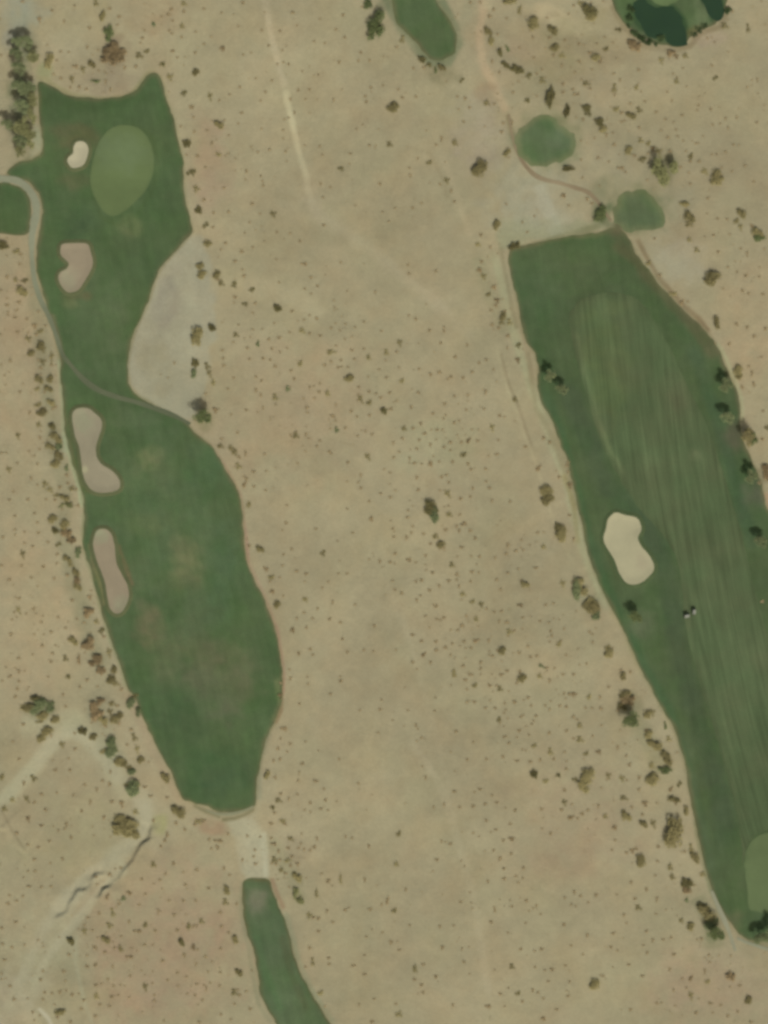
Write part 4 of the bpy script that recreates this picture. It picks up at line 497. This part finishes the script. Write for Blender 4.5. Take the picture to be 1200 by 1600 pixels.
(600, 800): "410,12,11,9,0,o 385,112,10,7,15 500,75,9,10,-30 455,90,6,8 540,118,9,8,0,o 470,118,6,10 570,165,8,8 248,138,8,7,0,o 325,148,11,10,0,o 350,195,13,12,0,o 372,225,8,8,0,o 290,200,7 485,222,12,6 425,328,9,9,0,o 260,272,7,8 200,315,6 155,300,8,10 70,260,8,9 38,315,11,6 62,155,7,6 140,160,6,12 55,105,7 148,35,8 180,90,6 455,390,8,9 550,375,9,8 592,380,5,8 405,430,9,7 455,425,6 345,465,6,9 235,427,9,7,0,o 200,435,7 285,492,9,7 305,380,10,6 495,510,10,9,0,o 485,548,5 470,465,6,8 540,435,7 110,510,8,8 68,485,7 55,430,7 205,555,6,10 230,525,6 328,590,8,9,0,o 260,652,8,5 330,668,7,6 375,660,8 515,650,7 578,665,8,10,0,o 550,555,9,9 610,575,9,9 640,605,7 590,715,5 490,710,9 460,740,7 180,770,11,6 235,808,8 325,810,8 330,865,9,8 385,848,9,8 245,888,10,8 290,940,7,9 180,940,9,7 500,808,8,8 575,800,10,9,-25 545,850,7 655,803,7,9,0,o 785,745,11,9,15,o 815,738,7,6 775,775,6 740,862,13,12,0,o 710,865,9,7 680,900,8,7 660,895,6 845,880,9,7 915,905,9,6 955,900,7,8 605,940,7,9 605,978,7 495,962,9,8 440,1005,8,14,0,o 435,1025,7 565,1078,9,10,0,o 510,1050,9,8 535,1015,8 770,993,9,8,0,o 735,1018,12,6 865,1035,15,13,-20,o 850,1000,7,9,0,o 830,1068,7,8 975,1022,9,9 1035,1055,7,10 990,960,12,7,-20 1020,975,9,6 1065,975,6 1120,1015,8 1185,1015,8,8 725,1102,9,9 660,1085,9 780,1120,5 565,1190,9,7,0,o 695,1228,8,6 635,1225,8 815,1187,8,9,0,o 900,1160,9,7 920,1210,7 950,1275,8 925,1325,7 855,1280,7 715,1292,8,10,-25 750,1255,6 775,1290,5 725,1318,5 450,1372,11,7,0 845,1367,8,9,0,o 905,1393,6 750,1405,9,6 780,1445,8 935,1455,9,9 1035,1380,8,9,30 1142,1367,8,7 1185,1282,8,9,0,o 1040,1495,8,12,0,o 1062,1545,7,8 1130,1500,6 1185,1415,7 1175,1140,12,10,0,r 1125,1135,6,8 1100,1210,7 1140,1218,8,7,0,r 1035,1235,6,8 745,1530,8 640,1545,7 520,1548,9,6 200,1335,7,9 212,1355,5 150,1240,6 318,1245,6 240,1590,5 735,620,8,8 690,625,7 850,583,9,9,0 868,660,8,5 1010,580,8,6 1060,572,7,5 975,680,7 1040,745,7,8 1090,820,9,11,-20,o 1125,730,5,7 1035,810,6 1138,895,7 900,840,7,8 770,690,8 720,685,5,8 775,382,7,7 728,485,7,8 880,445,11,13,-30,o 860,425,6 1120,445,9,10,0,o 1000,215,9,9,0,o 775,210,7,11,-10,o 765,262,8 695,287,6,8 825,245,9,8 870,240,6 595,280,8 545,275,6 840,355,6 950,350,11,6 705,425,8 1085,90,12,14,0,d 1100,125,19,19,0,o 1110,160,12,14,0,o 1160,20,8,8 1185,170,6,12 860,175,6 960,130,8 1195,470,14,32,-10,s 915,1560,9,8 975,1550,7,9 830,1555,12,5",
(900, 800): "20,440,18,16,0,o 30,490,18,16,0,o 80,555,15,14,-20,o 100,600,25,22,-20,o 120,640,16,12,0,s 195,840,10,10,0,o 200,880,16,14,0,o 215,905,8,9,0,o 295,1020,11,12,-20,o 280,990,8,7 340,1000,7,7 310,1140,20,14,0,o 330,1170,22,18,0,r 290,1210,14,12,0,o 450,1260,15,12,0,o 480,1250,10,10,0,o 560,1330,9,11,0,g 455,1385,14,13,0,o 440,1365,9,8 485,1455,22,15,0,o 510,1475,13,8,0,o 580,1415,9,9,0,o 560,1510,15,14,0,o 570,1560,13,13,0,o 475,1580,10,12,0,o 105,815,6,7 15,855,5 205,1095,8,6 80,1150,7,12 150,1160,6,9 60,1225,7 100,1225,6 155,1230,8,8 25,1330,9,11 10,1300,6 25,1420,12,10 105,1400,7 60,1505,9,9,0,o 140,1500,8,10 260,1470,7,10 335,1580,8,9 315,1525,7 85,750,7 260,1240,8,9,0,g 1165,560,8,8,0,d 5,1140,5",
(0, 1200): "825,15,17,10,0,s 825,130,26,25,0,s 850,110,14,14,0,o 795,95,12,9,0,o 905,118,12,6 750,310,20,12,0,o 790,350,30,26,0,o 770,390,34,22,0,o 830,400,22,18,0,o 730,390,12,12,0,o 800,310,8,9 1030,60,13,17,0,o 1110,275,20,20,0,o 1095,250,10,9,0,o 1100,345,8,9 1045,185,10,6,0,r 940,175,11,5,0,r 960,328,9,8,0,d 1155,385,8 1030,455,8,9 1005,490,8 960,600,9,10,0,o 1085,597,8,9,0,d 1035,662,7,7 885,695,8,7,0,r 1000,700,7 1015,755,5 810,775,10,8,-30 770,815,13,8,20 745,850,8,7,0 670,800,8,10,0,r 1055,830,7,6 870,855,7 910,790,7 705,900,7,16,-10 620,908,7,8 685,980,9,11,-30 550,935,7 530,1015,9,9 580,1015,6 805,962,7,10 905,975,8,12,-15 860,1020,13,7 970,1018,9,7 1110,1015,9,7 1175,985,9,13,-30,o 1130,1090,9,16,-10,d 990,900,5,14 1090,920,8 435,1078,14,13,-20,d 658,1072,13,12,0,o 595,1125,9 655,1150,10,6 755,1125,8,13,-20 810,1180,12,7 905,1105,8,7 1018,1205,8,8 1150,1165,8 545,1240,9,8 595,1235,8 705,1240,5,10 435,1165,8 545,1170,7 400,1270,9 270,1268,7 255,1320,8,7 410,1330,6 600,1357,9,7,0,o 710,1362,7 675,1320,7 755,1355,6 910,1365,9,12,0,o 1048,1327,7 1165,1305,6 1110,1280,7 885,1265,5 375,1400,7,10 415,1390,6 455,1415,8,9 325,1410,6 280,1400,7 90,1445,9 270,1445,7 525,1450,9,7 605,1420,9,12,0 700,1430,11,6 625,1478,8,6 685,1490,8,5 740,1420,6 810,1435,6 965,1455,8,7 1170,1410,6 510,1505,8,7 380,1520,20,8 595,1548,8,8 440,1585,8,9 890,1525,5 360,1555,9 205,1525,8,6 250,1545,6 65,1365,8,6 10,1320,6 75,1120,8 18,1100,8 155,1105,6 30,1200,11,5,20 10,1000,8 100,962,9,6 50,848,9,8 60,795,7 105,830,7 145,800,7 260,745,7 180,740,15,4,10 320,740,7 175,645,6 220,645,7 240,495,8 215,570,8 390,572,7 315,595,6 175,480,7 310,457,9,5 105,408,9 445,437,7,9 365,392,7 415,348,8 260,360,14,5 175,315,8,10 285,262,8,9 260,165,9,8 30,250,10,10,0,o 80,195,9,9 150,95,8,10 210,60,9,12,-30 10,50,8,14 170,190,8,12,-25 215,215,8 345,15,9 435,15,8 565,215,6,12 605,135,7,9 530,105,8 640,80,8 685,100,8,9 700,210,8,9,0,o 760,220,9,12 650,310,7,11 460,170,6 510,270,8 690,25,6,9 600,680,8 720,630,5 685,665,9 755,625,9,7 1045,425,9,7 1145,830,8 1160,730,8 850,270,10",
(300, 1200): "45,330,14,8,15,o 75,330,11,7,0,o 18,350,8,9,0,o 105,447,7,7,0,o 165,455,14,7,0,r 120,505,7 160,500,8,10,30,r 30,638,9,8 200,630,6,9 235,670,7 105,752,8 220,765,9,16,-30,o 210,835,10,11,0,o 280,850,7,8 175,905,8 25,830,7 60,955,9,9 30,990,5,9 185,990,7 230,1030,7 270,1065,10,13,-30,o 178,1130,7 85,1180,8 290,1278,11,12,0,o 178,1278,7 100,1275,6 30,1350,9,5 172,1362,7 90,1380,5,12 265,1400,11,11,0,o 298,1420,8,7 340,1395,7 265,1475,7 365,1505,8,9,0,o 180,1540,7 65,1450,7 25,1225,6,9 45,1590,9,6 20,1420,7 8,1110,7,14,0,r 10,990,6,10 315,575,6,9 385,553,8,6 395,600,8,7 345,425,6,8 225,415,7 465,40,9,14,15,o 520,60,8,8,0,r 555,162,8,8 540,200,11,8,0,o 505,240,9,9,-20,d 515,280,8 565,325,10,9,-30,o 580,350,9,8 495,350,11,7 665,80,7 660,165,7 605,195,5,10 740,218,8 705,262,6 740,275,6 805,255,8 825,130,7 835,200,8 775,85,13,6 850,265,6 620,440,12,7,-20,o 600,500,8,8,0,y 495,438,8,6 510,475,9,9 540,520,7,9 515,570,10,10,0,o 548,575,8,7,0,o 600,575,13,7,20,o 625,555,9,7 560,635,9,9 525,600,9,8 585,660,8 615,610,8 660,600,9,8 655,685,13,15,0,o 640,665,9,9,0,o 645,775,9,18,0,y 675,825,11,13,-30,y 700,510,6,9 765,495,9,8 740,515,7 780,435,6 735,920,10,9,-20,o 760,935,9,7,0,o 790,942,9,8,0,o 790,1020,8,8 735,1125,8,8,0,r 855,1188,8,7 860,1225,8,7 755,1210,6,14 800,1400,10,10,0,o 830,1490,6 930,690,5,18 855,705,8,10 780,780,6,16 960,892,8,9 1115,885,9,8 845,895,6,9 880,965,7 960,430,6,8 1105,490,7,9 1040,97,7,7 905,210,5 670,30,4,10 1080,1290,9,6 1080,1170,8,4 1090,1055,6 1140,1445,7 1045,1480,5,9 1125,1585,9 1080,705,5,14 810,660,6 1185,855,5,9 845,710,7 1015,1235,8,7",
(600, 1200): "940,35,11,14,0,d 1010,75,9,11,30,o 1088,38,9,9,0,d 1140,5,8,7,0,d 1192,72,9,10,0,d 1128,138,8,8 1130,212,9,9,0,o 600,135,9,7 565,152,6 558,240,10,8,0,o 440,148,12,6 675,170,6 635,225,8 705,215,11,5 820,265,8,8 640,328,8,7 790,350,8 700,385,8,7 745,452,9,7 795,440,12,7 1042,410,8,9 1110,262,10,6 1165,305,12,8,-20,r 985,258,9,7 90,405,8,12,0 415,475,8,9 360,460,6,8 330,575,9,8 80,598,9,9 685,515,6,8 795,537,8,6 725,565,8,10 750,630,9,6 872,625,7,9 825,677,7,6 752,693,9,8 650,713,6,9 840,718,6 890,827,8,8,0,o 952,862,6,9 800,865,7,5 905,893,6,4 62,886,9,10,0,o 20,825,7,13 137,765,6,10 480,838,9,6 693,893,7,9 350,992,7,8 435,985,6 160,985,7,5 672,963,7,8 1125,980,10,8,0,o 885,968,7,5 775,1030,6 45,1092,8,10 95,1138,10,4 365,1123,8,10,0 488,1130,4,10 855,1133,8,7 985,1133,9,7,-20 500,1215,8,6 800,1238,9,9,0,o 195,1250,8,14 245,1228,10,6 190,1320,8,7 235,1355,9,7 245,1403,8,7,0,o 325,1305,10,8 535,1288,6,4 727,1413,8,8 835,1403,9,9 1050,1262,10,8 1005,1265,7,5 945,1245,7,6 1027,1333,8,7,0,o 1160,1335,6,8 930,1390,7,9 965,1405,7 995,1440,7 1150,1425,9,6 1170,1110,8,5 1135,1235,8,5 650,1490,9,9 430,1483,6,9 95,1535,12,9,40,o 865,1460,8,7 755,1490,5 1080,1510,8,7 995,1560,9,9 1190,780,6,11 1130,812,7 1170,855,6 375,230,5,11 310,245,5,9 260,60,6,11 780,1375,6,5 75,1475,7",
(900, 1200): "65,40,26,17,10,o 45,80,20,16,0,o 45,130,15,12,0,o 480,75,19,21,0,o 470,55,12,11,0,o 555,8,20,10,0,g 645,98,9,11,-15,d 590,128,9,9,0,r 615,190,19,9,0,o 620,210,9,9 430,220,11,10,0,r 395,135,8,8 395,60,8,10 290,62,10,9,0,o 205,45,9,9 300,185,13,8,0,o 138,237,7,10 185,298,9,9 75,265,8,7 40,285,9 10,315,7 315,295,13,16,-15,o 300,275,9,9 350,245,7 415,292,8,7,0,r 240,365,9,10,0,r 420,350,10,14,-20,o 485,345,9,13,-10,o 600,405,32,46,0,o 605,335,16,12,0,d 515,492,8,8,0,r 350,515,9,9 375,505,9,8 400,580,17,19,-20,o 510,583,7,7 590,615,9,13,0 603,675,9,12,-15 495,672,6 315,530,7,8 225,512,7,5 245,452,8,6 740,560,12,20,-10,o 745,575,8,8,0,g 795,660,11,9,0,o 685,715,18,16,0,d 695,755,17,12,0,r 690,825,9,9 785,858,20,10,-15,d 805,905,28,20,-20,o 840,960,24,20,-20,s 720,500,8,14 685,265,9,15,-10,o 660,950,9,9,-25,o 710,982,12,14,-25,o 785,1072,7,9 500,912,6 370,818,9,6 125,795,10,8,-30 255,790,7,4 30,800,8 110,1350,18,16,0,o 230,1035,8,7,-30 480,1078,7,10,-20,o 545,1072,7 595,1060,7 610,1165,9,8,0,o 585,1258,7,9,0 445,1155,6,9 330,1230,10,6 805,1270,6,12,0,r 830,1170,6,8 970,1300,14,14,0,r 715,1310,9,9,0,r 820,1330,9,9 665,1315,6 1080,1450,12,13,-20,o 840,1472,12,6,-25,o 905,1482,8,5,0,r 855,1530,6 750,1530,10,8,0,r 1025,1360,10,5,0,r 1010,1525,7 610,1390,6,8 720,1420,8,12 345,715,8 440,760,8,10 390,870,11,9 300,920,7,9 315,970,6 70,1045,7,10 218,1120,8 45,1165,6 440,1020,8 170,1300,7 415,1300,11,6 340,1510,9,6 1095,1590,9,6 505,820,6,13 950,1550,8,6,0,r 690,1375,7,5"}
land = [("the small pale upper bunker", 121, 243), ("the oval upper left putting green", 190, 265), ("the pinkish kidney bunker", 118, 418), ("the cart path bend", 55, 320), ("the bone shaped bunker", 148, 705), ("the slim brown bunker", 172, 892),
        ("the grey bare waste area", 275, 490), ("the left fairway's bottom tip", 345, 1265), ("the bottom grass strip's head", 400, 1375), ("the top oval tee lawn", 668, 50), ("the round tee lawn", 852, 218), ("the small angular tee lawn", 1000, 330), ("the lobed dark pond", 1035, 40),
        ("the big cream bunker", 980, 857), ("the two golf carts", 1076, 957), ("the right fairway's upper left corner", 797, 392), ("the lower right putting green", 1195, 1350), ("the right fairway's bottom corner", 1165, 1465), ("the eroded gully bank", 205, 1345), ("the sand track's bend", 485, 310),
        ("the lone mid-desert bush", 672, 798), ("the photo's lower left corner", 0, 1600), ("the photo's upper left corner", 0, 0), ("the bottom edge's middle", 750, 1600), ("the left fairway's widest right edge", 440, 1060), ("the left fairway's right corner", 300, 362), ("the right fairway's outer bend", 1150, 620),
        ("the picture's centre", 600, 800), ("the photo's lower right corner", 1200, 1600), ("the sand track's top end", 415, 0), ("the photo's upper right corner", 1200, 0), ("the photo's left edge middle", 0, 800), ("the right edge's sandy gap", 1200, 480), ("the top frame's middle", 560, 0), ("the open sand's lower middle", 650, 1250), ("the wash at the left edge", 40, 1230)]
DIR = ['right', 'upper right', 'above', 'upper left', 'left', 'lower left', 'below', 'lower right']
ORD = ['', 'second ', 'third ', 'fourth ', 'fifth ', 'sixth ', 'seventh ', 'eighth ', 'ninth ', 'tenth ', 'eleventh ', 'twelfth ', 'thirteenth ', 'fourteenth ', 'fifteenth ']
ADJ = {'v': 'deep green', 'o': 'olive brown', 'g': 'green', 'r': 'reddish brown', 'd': 'dark', 'y': 'yellow green', 's': 'grey green'}
items = []
for (ox, oy), s in TILES.items():
    for t in s.split():
        q = t.split(','); u, v, w = float(q[0]), float(q[1]), float(q[2]); h = float(q[3]) if len(q) > 3 else w*.92
        rot = float(q[4]) if len(q) > 4 else 0; k = q[5] if len(q) > 5 else ''
        items.append([ox+u/4, oy+v/4, w, h, rot, k])
for q in [(984, 40, 11, 11), (990, 52, 12, 11), (1001, 60, 13, 12), (1014, 66, 12, 11), (1027, 69, 12, 10), (983, 26, 11, 12), (986, 12, 11, 12), (1084, 54, 12, 10), (1100, 40, 11, 11), (1092, 46, 11, 11), (1136, 14, 11, 12), (1032, 59, 12, 11)]: items.append([*q, 0, 'v'])
items.sort(key=lambda i: -i[2]*i[3])
def relabel(entries, noun, size):
    """entries: (obj, px, py, adj): give every one a label that points at it alone"""
    cells = {}
    for e in entries:
        d = [math.hypot(e[1]-a[1], e[2]-a[2]) for a in land]; i = d.index(min(d))
        ang = math.degrees(math.atan2(-(e[2]-land[i][2]), e[1]-land[i][1])) % 360
        cells.setdefault((i, int(((ang+22.5) % 360)//45), e[3]), []).append((d[i], e))
    for (i, k, adj), L in cells.items():
        L.sort(key=lambda q: q[0])
        for n, (_, e) in enumerate(L):
            where = {'above': 'above', 'below': 'below', 'left': 'left of', 'right': 'right of'}.get(DIR[k], DIR[k]+' of')
            e[0]['label'] = f"{size}{adj} {noun}, {ORD[min(n, 14)]}nearest {where} {land[i][0]}"
def in_turf(x, y): return any(bool(inside(np.array([x]), np.array([y]), pl)[0]) for pl in (A, C))
big = [i for i in items if i[2]*i[3] >= 125]; small = [i for i in items if i[2]*i[3] < 125]
ent = []
for n, (px, py, w, h, rot, k) in enumerate(big):
    if px < 62 and 60 < py < 245: continue
    k = k or 'o'; x, y = P(px, py); me = BM_[k][n % 3]
    o = link(bpy.data.objects.new('bush', me)); f = 1.3
    o.location = (x+.12, y-.35, hz(x, y)-.03); o.scale = (w*S/2*f, h*S/2*f, .46*(w+h)*S/2); 
    # rotation is baked into an ellipse: turn, keeping the leaf clumps varied
    o.rotation_euler = (0, 0, R(-rot if h > w else rot)+(math.pi if n % 2 else 0))
    tag(o, None, 'bush', 'large desert bushes'); ent.append((o, px, py, ADJ[k]))
relabel(ent, 'bush', 'large ')
ent = []; rest = []
for n, (px, py, w, h, rot, k) in enumerate(small):
    if k == '': k = random.choices('ors', [6, 3, 1])[0] if w > 7 else random.choices('or', [3, 2])[0]; given = False
    else: given = True
    if n >= 300: rest.append((px, py, w*1.08, h*1.08, k)); continue
    x, y = P(px, py); o = link(bpy.data.objects.new('shrub', SM[k][n % 4])); f = 1.32
    o.location = (x+.05, y-.2, hz(x, y)-.02); o.scale = (w*S/2*f, h*S/2*f, .27*(w+h)*S/2)
    o.rotation_euler = (0, 0, R(-rot if h > w else rot)+(math.pi if n % 2 else 0))
    tag(o, None, 'shrub', 'small desert shrubs'); ent.append((o, px, py, ADJ[k] if given else 'brownish'))
relabel(ent, 'shrub', 'small ')
# the countless remaining scrub: traced specks plus the faint ones between them
DENS = [(170, 108, 130, 46, 1.6), (265, 80, 60, 120, 1.2), (55, 500, 34, 120, 1.3), (75, 600, 34, 100, 1.4), (88, 720, 30, 100, 1.4), (100, 850, 34, 120, 1.2), (135, 980, 40, 120, 1.1), (170, 1120, 60, 90, 1.0), (770, 450, 34, 120, 1.4), (1000, 1130, 60, 100, 1.3), (940, 180, 120, 90, 1.3), (850, 60, 90, 90, 1.2), (450, 1340, 50, 70, 1.4), (375, 740, 20, 80, 1.2), (290, 1230, 60, 60, 1.0), (1060, 1330, 60, 160, .9), (700, 690, 110, 70, 1.2), (520, 620, 330, 220, .55), (720, 900, 260, 260, .5), (800, 1060, 220, 260, .8), (900, 1250, 200, 200, .6), (1000, 100, 420, 260, .8), (200, 1500, 260, 260, .7), (60, 750, 160, 600, .5), (80, 1300, 200, 300, .5), (330, 200, 220, 460, .4), (450, 150, 400, 300, .35), (680, 700, 200, 160, .9), (1080, 1500, 260, 200, .6), (200, 90, 220, 140, .7), (450, 1330, 100, 120, .9), (1150, 560, 120, 300, .5), (850, 1400, 300, 260, .4), (590, 1450, 300, 300, .2)]
g = np.random.default_rng(3); cx = g.uniform(-90, 1290, 14000); cy = g.uniform(-90, 1690, 14000)
dn = np.full(cx.shape, .06)
for a, b, w, h, s_ in DENS: dn = np.maximum(dn, s_*np.exp(-(((cx-a)/(w*.6))**2+((cy-b)/(h*.6))**2)))
dn *= np.clip(1+2.0*vnoise(cx*S, cy*S, 14, 71)+1.6*vnoise(cx*S, cy*S, 5, 72), 0, 3)
keep = g.random(len(cx)) < dn*.62; cx = cx[keep]; cy = cy[keep]; wx = (cx-600)*S; wy = (800-cy)*S
bad = np.zeros(cx.shape, bool)
for pl in (A, B, C, smooth_closed(F_), smooth_closed(G_), smooth_closed(H_), smooth_closed(I_), smooth_closed(J_)): bad |= inside(wx, wy, pl) | (edge_dist(wx, wy, pl) < 1.6)
bad |= inside(wx, wy, PA(GM[26][1])) if GM[26][0] == 'p' else False
dpath, _, _ = polydist(wx, wy, PA([(0, 279), (42, 293), (57, 331), (50, 370), (50, 400)])); bad |= dpath < 2.5
for a, b in zip(cx[~bad], cy[~bad]):
    w = 2.6+4.4*g.random()**2.2; rest.append((a, b, w, w*(.7+.5*g.random()), 'or'[int(g.random() < .35)]))
VV = {'o': [], 'r': []}; FF = {'o': [], 'r': []}
protoV = [leaf_cloud(1, [(.0, 0, .35, .45), (.4, .2, .3, .3), (-.3, .35, .3, .35), (-.1, -.45, .3, .35)], 48, .3, 900+i, .8, .02) for i in range(8)]
protoV = [np.array(v) for v, f in protoV]
hr = height(np.array([P(r[0], r[1])[0] for r in rest]), np.array([P(r[0], r[1])[1] for r in rest]))
cnt = 0
for n, (px, py, w, h, k) in enumerate(rest):
    x, y = P(px, py); v = protoV[n % 8]; a = random.random()*6.28 if abs(w-h) < 2 else 0; ca, sa = math.cos(a), math.sin(a)
    q = np.column_stack([(v[:, 0]*ca-v[:, 1]*sa)*w*S/2, (v[:, 0]*sa+v[:, 1]*ca)*h*S/2, v[:, 2]*(w+h)*S/2*.22])+np.array([x, y, hr[n]])
    VV['o'].append(q); cnt += 1
allv = np.vstack(VV['o']); nq = len(allv)//4
me = bpy.data.meshes.new('desert_scrub'); me.vertices.add(len(allv)); me.vertices.foreach_set('co', allv.astype('f').ravel())
me.loops.add(nq*4); me.polygons.add(nq); me.loops.foreach_set('vertex_index', np.arange(nq*4, dtype='i'))
me.polygons.foreach_set('loop_start', np.arange(0, nq*4, 4, dtype='i')); me.polygons.foreach_set('loop_total', np.full(nq, 4, 'i')); me.update(calc_edges=True)
M['scrub'] = leaf_mat('scrub_twigs', (.235, .195, .115), (.29, .24, .143), 0); me.materials.append(M['scrub'])
tag(link(bpy.data.objects.new('desert_scrub', me)), 'tiny grey brown scrub tufts speckling the open desert sand', 'scrub', kind='stuff')
print('big', len(big), 'small', len(small), 'scrub', cnt)
# trees
ent = []
for n, (px, py, w, h, k) in enumerate(TREES):
    x, y = P(px, py); r = (w+h)*S/4; hc = (2.6+r*.75) if n != 31 and w < 36 else 3.4; z = hz(x, y)
    root = empty('tree', (x, y, z)); tag(root, None, 'tree', 'trees by the turf')
    t = link(bpy.data.objects.new('trunk', TR[n % 3]), root); sc = hc/4.0; t.scale = (sc, sc, sc)
    c = link(bpy.data.objects.new('crown', CR[k if k in CR else 'o'][n % 3]), root); c.location = (0, 0, hc); c.rotation_euler = (0, 0, (n*2.1) % 6.28 if abs(w-h) < 5 else (n % 2)*math.pi)
    f = 1.26 if px < 62 else 1.22; c.scale = (w*S/2*f, h*S/2*f, r*.8); ent.append((root, px, py, ADJ[k]))
relabel(ent, 'tree', '')
# ------------------------------------------------------------------ golf carts
def box(V, F, x0, x1, y0, y1, z0, z1, tp=0):
    b = len(V); V += [(x0, y0, z0), (x1, y0, z0), (x1, y1, z0), (x0, y1, z0), (x0+tp, y0+tp, z1), (x1-tp, y0+tp, z1), (x1-tp, y1-tp, z1), (x0+tp, y1-tp, z1)]
    F += [(b+3, b+2, b+1, b), (b+4, b+5, b+6, b+7), (b, b+1, b+5, b+4), (b+1, b+2, b+6, b+5), (b+2, b+3, b+7, b+6), (b+3, b, b+4, b+7)]
def part(name, boxes, mat, parent):
    V = []; F = []
    for q in boxes: box(V, F, *q)
    o = mesh_obj(name, V, F, mat, parent); m = o.modifiers.new('bevel', 'BEVEL'); m.width = .025; m.segments = 2; return o
M['white'] = plain('dusty_white_plastic', (.17, .18, .155), .8, .02); M['cream'] = plain('cart_body_paint', (.10, .11, .09), .7, .03); M['black'] = plain('black_rubber', (.03, .03, .03), .8); M['seat'] = plain('seat_vinyl', (.22, .2, .16), .6); M['steel'] = plain('steel', (.3, .3, .3), .4, .5, .6)
def torus(r, t, n=16, k=8):
    V = []; F = []
    for i in range(n):
        a = i*6.2832/n
        for j in range(k): b = j*6.2832/k; V.append(((r+t*math.cos(b))*math.cos(a), t*math.sin(b), (r+t*math.cos(b))*math.sin(a)))
    for i in range(n):
        for j in range(k): F.append((i*k+j, i*k+(j+1) % k, ((i+1) % n)*k+(j+1) % k, ((i+1) % n)*k+j))
    return V, F
def cart():
    root = empty('golf_cart', (0, 0, 0))
    part('body', [(-1.15, .95, -.58, .58, .30, .52, .03), (.55, 1.2, -.55, .55, .50, .85, .09), (-1.15, -.25, -.56, .56, .50, .72, .04)], M['cream'], root)
    part('seat', [(-.55, 0, -.52, .52, .74, .86, .02), (-.68, -.56, -.52, .52, .86, 1.2, .02)], M['seat'], root)
    part('roof', [(-.98, .72, -.62, .62, 1.80, 1.90, .06)], M['white'], root)
    for sx in (-.9, .62):
        for sy in (-.55, .55): part('post', [(sx-.02, sx+.02, sy-.02, sy+.02, .6, 1.81, 0)], M['steel'], root)
    part('bag_shelf', [(-1.32, -1.0, -.5, .5, .45, .55, .01), (-1.3, -1.2, -.45, -.05, .55, 1.25, .02), (-1.3, -1.2, .05, .45, .55, 1.25, .02)], M['black'], root)
    part('windscreen', [(.69, .71, -.54, .54, .86, 1.78, 0)], M['glass'], root)
    V, F = torus(.17, .02); sw = mesh_obj('steering_wheel', V, F, M['black'], root, True); sw.location = (.38, .27, 1.02); sw.rotation_euler = (R(90), 0, R(90)); sw.rotation_euler = (R(60), 0, R(90))
    for sx in (-.8, .8):
        for sy in (-.5, .5):
            w = empty('wheel', (sx, sy, .23)); w.parent = root
            V, F = torus(.16, .07); mesh_obj('tyre', V, F, M['black'], w, True)
            V = [(0, -.05, 0), (0, .05, 0)]+[(.11*math.cos(i*.5236), s, .11*math.sin(i*.5236)) for s in (-.04, .04) for i in range(12)]
            F = [(0, 2+i, 2+(i+1) % 12) for i in range(12)]+[(1, 14+(i+1) % 12, 14+i) for i in range(12)]+[(2+i, 14+i, 14+(i+1) % 12, 2+(i+1) % 12) for i in range(12)]
            mesh_obj('rim', V, F, M['white'], w)
    return root
M['glass'] = plain('clear_screen', (.5, .55, .55), .1); M['glass'].node_tree.nodes['Principled BSDF'].inputs['Transmission Weight'].default_value = .9
def copy_tree(o, parent=None):
    c = o.copy(); COL.objects.link(c); c.parent = parent
    for ch in list(o.children): copy_tree(ch, c)
    return c
c1 = cart(); c2 = copy_tree(c1)
for c, px, py, rz, lab in ((c1, 1073.5, 962.5, 15, 'white roofed golf cart with its dark shadow, lower left of the pair on the fairway'), (c2, 1084.5, 955.5, 80, 'white roofed golf cart, upper right of the pair on the striped fairway')):
    x, y = P(px, py); c.location = (x, y, hz(x, y)+.16); c.rotation_euler = (0, 0, R(rz)); tag(c, lab, 'golf cart', 'golf carts parked on the right fairway')

# ------------------------------------------------------------------ light, sky, camera
EL = 47; az = math.atan2(-.93, .37)          # sun in the south-south-east
sd = Vector((math.cos(az)*math.cos(R(EL)), math.sin(az)*math.cos(R(EL)), math.sin(R(EL))))
L = bpy.data.lights.new('sun', 'SUN'); L.energy = 3.9; L.angle = R(.55); L.color = (1, .965, .90)
so = bpy.data.objects.new('sun', L); so.rotation_euler = (-sd).to_track_quat('-Z', 'Y').to_euler(); so.location = (0, 0, 300); COL.objects.link(so)
w = bpy.data.worlds.new('World'); scene.world = w; w.use_nodes = True; nt = w.node_tree
sk = nt.nodes.new('ShaderNodeTexSky'); sk.sky_type = 'NISHITA'; sk.sun_disc = False; sk.sun_elevation = R(EL); sk.sun_rotation = math.atan2(sd.x, sd.y); sk.dust_density = 4; sk.air_density = .7
tintn = nt.nodes.new('ShaderNodeMix'); tintn.data_type = 'RGBA'; tintn.blend_type = 'MULTIPLY'; tintn.inputs['Factor'].default_value = 1
tintn.inputs['B'].default_value = (1.10, 1.02, .74, 1)      # dusty desert air takes the blue out of the skylight
nt.links.new(sk.outputs[0], tintn.inputs['A']); nt.links.new(tintn.outputs['Result'], nt.nodes['Background'].inputs[0]); nt.nodes['Background'].inputs[1].default_value = .15
cam = bpy.data.cameras.new('camera'); co = bpy.data.objects.new('camera', cam); COL.objects.link(co); scene.camera = co
H = 1500.0; co.location = (0, 0, H); co.rotation_euler = (0, 0, 0)
cam.sensor_fit = 'VERTICAL'; cam.sensor_height = 36; cam.lens = 36*H/400.0; cam.clip_start = 10; cam.clip_end = 9000
scene.view_settings.view_transform = 'Standard'; scene.view_settings.look = 'None'; scene.view_settings.gamma = 1; scene.view_settings.exposure = 0
scene.render.engine = 'CYCLES'; scene.cycles.pixel_filter_type = 'BLACKMAN_HARRIS'; scene.cycles.filter_width = 3.3
scene.render.resolution_x = 768; scene.render.resolution_y = 1024
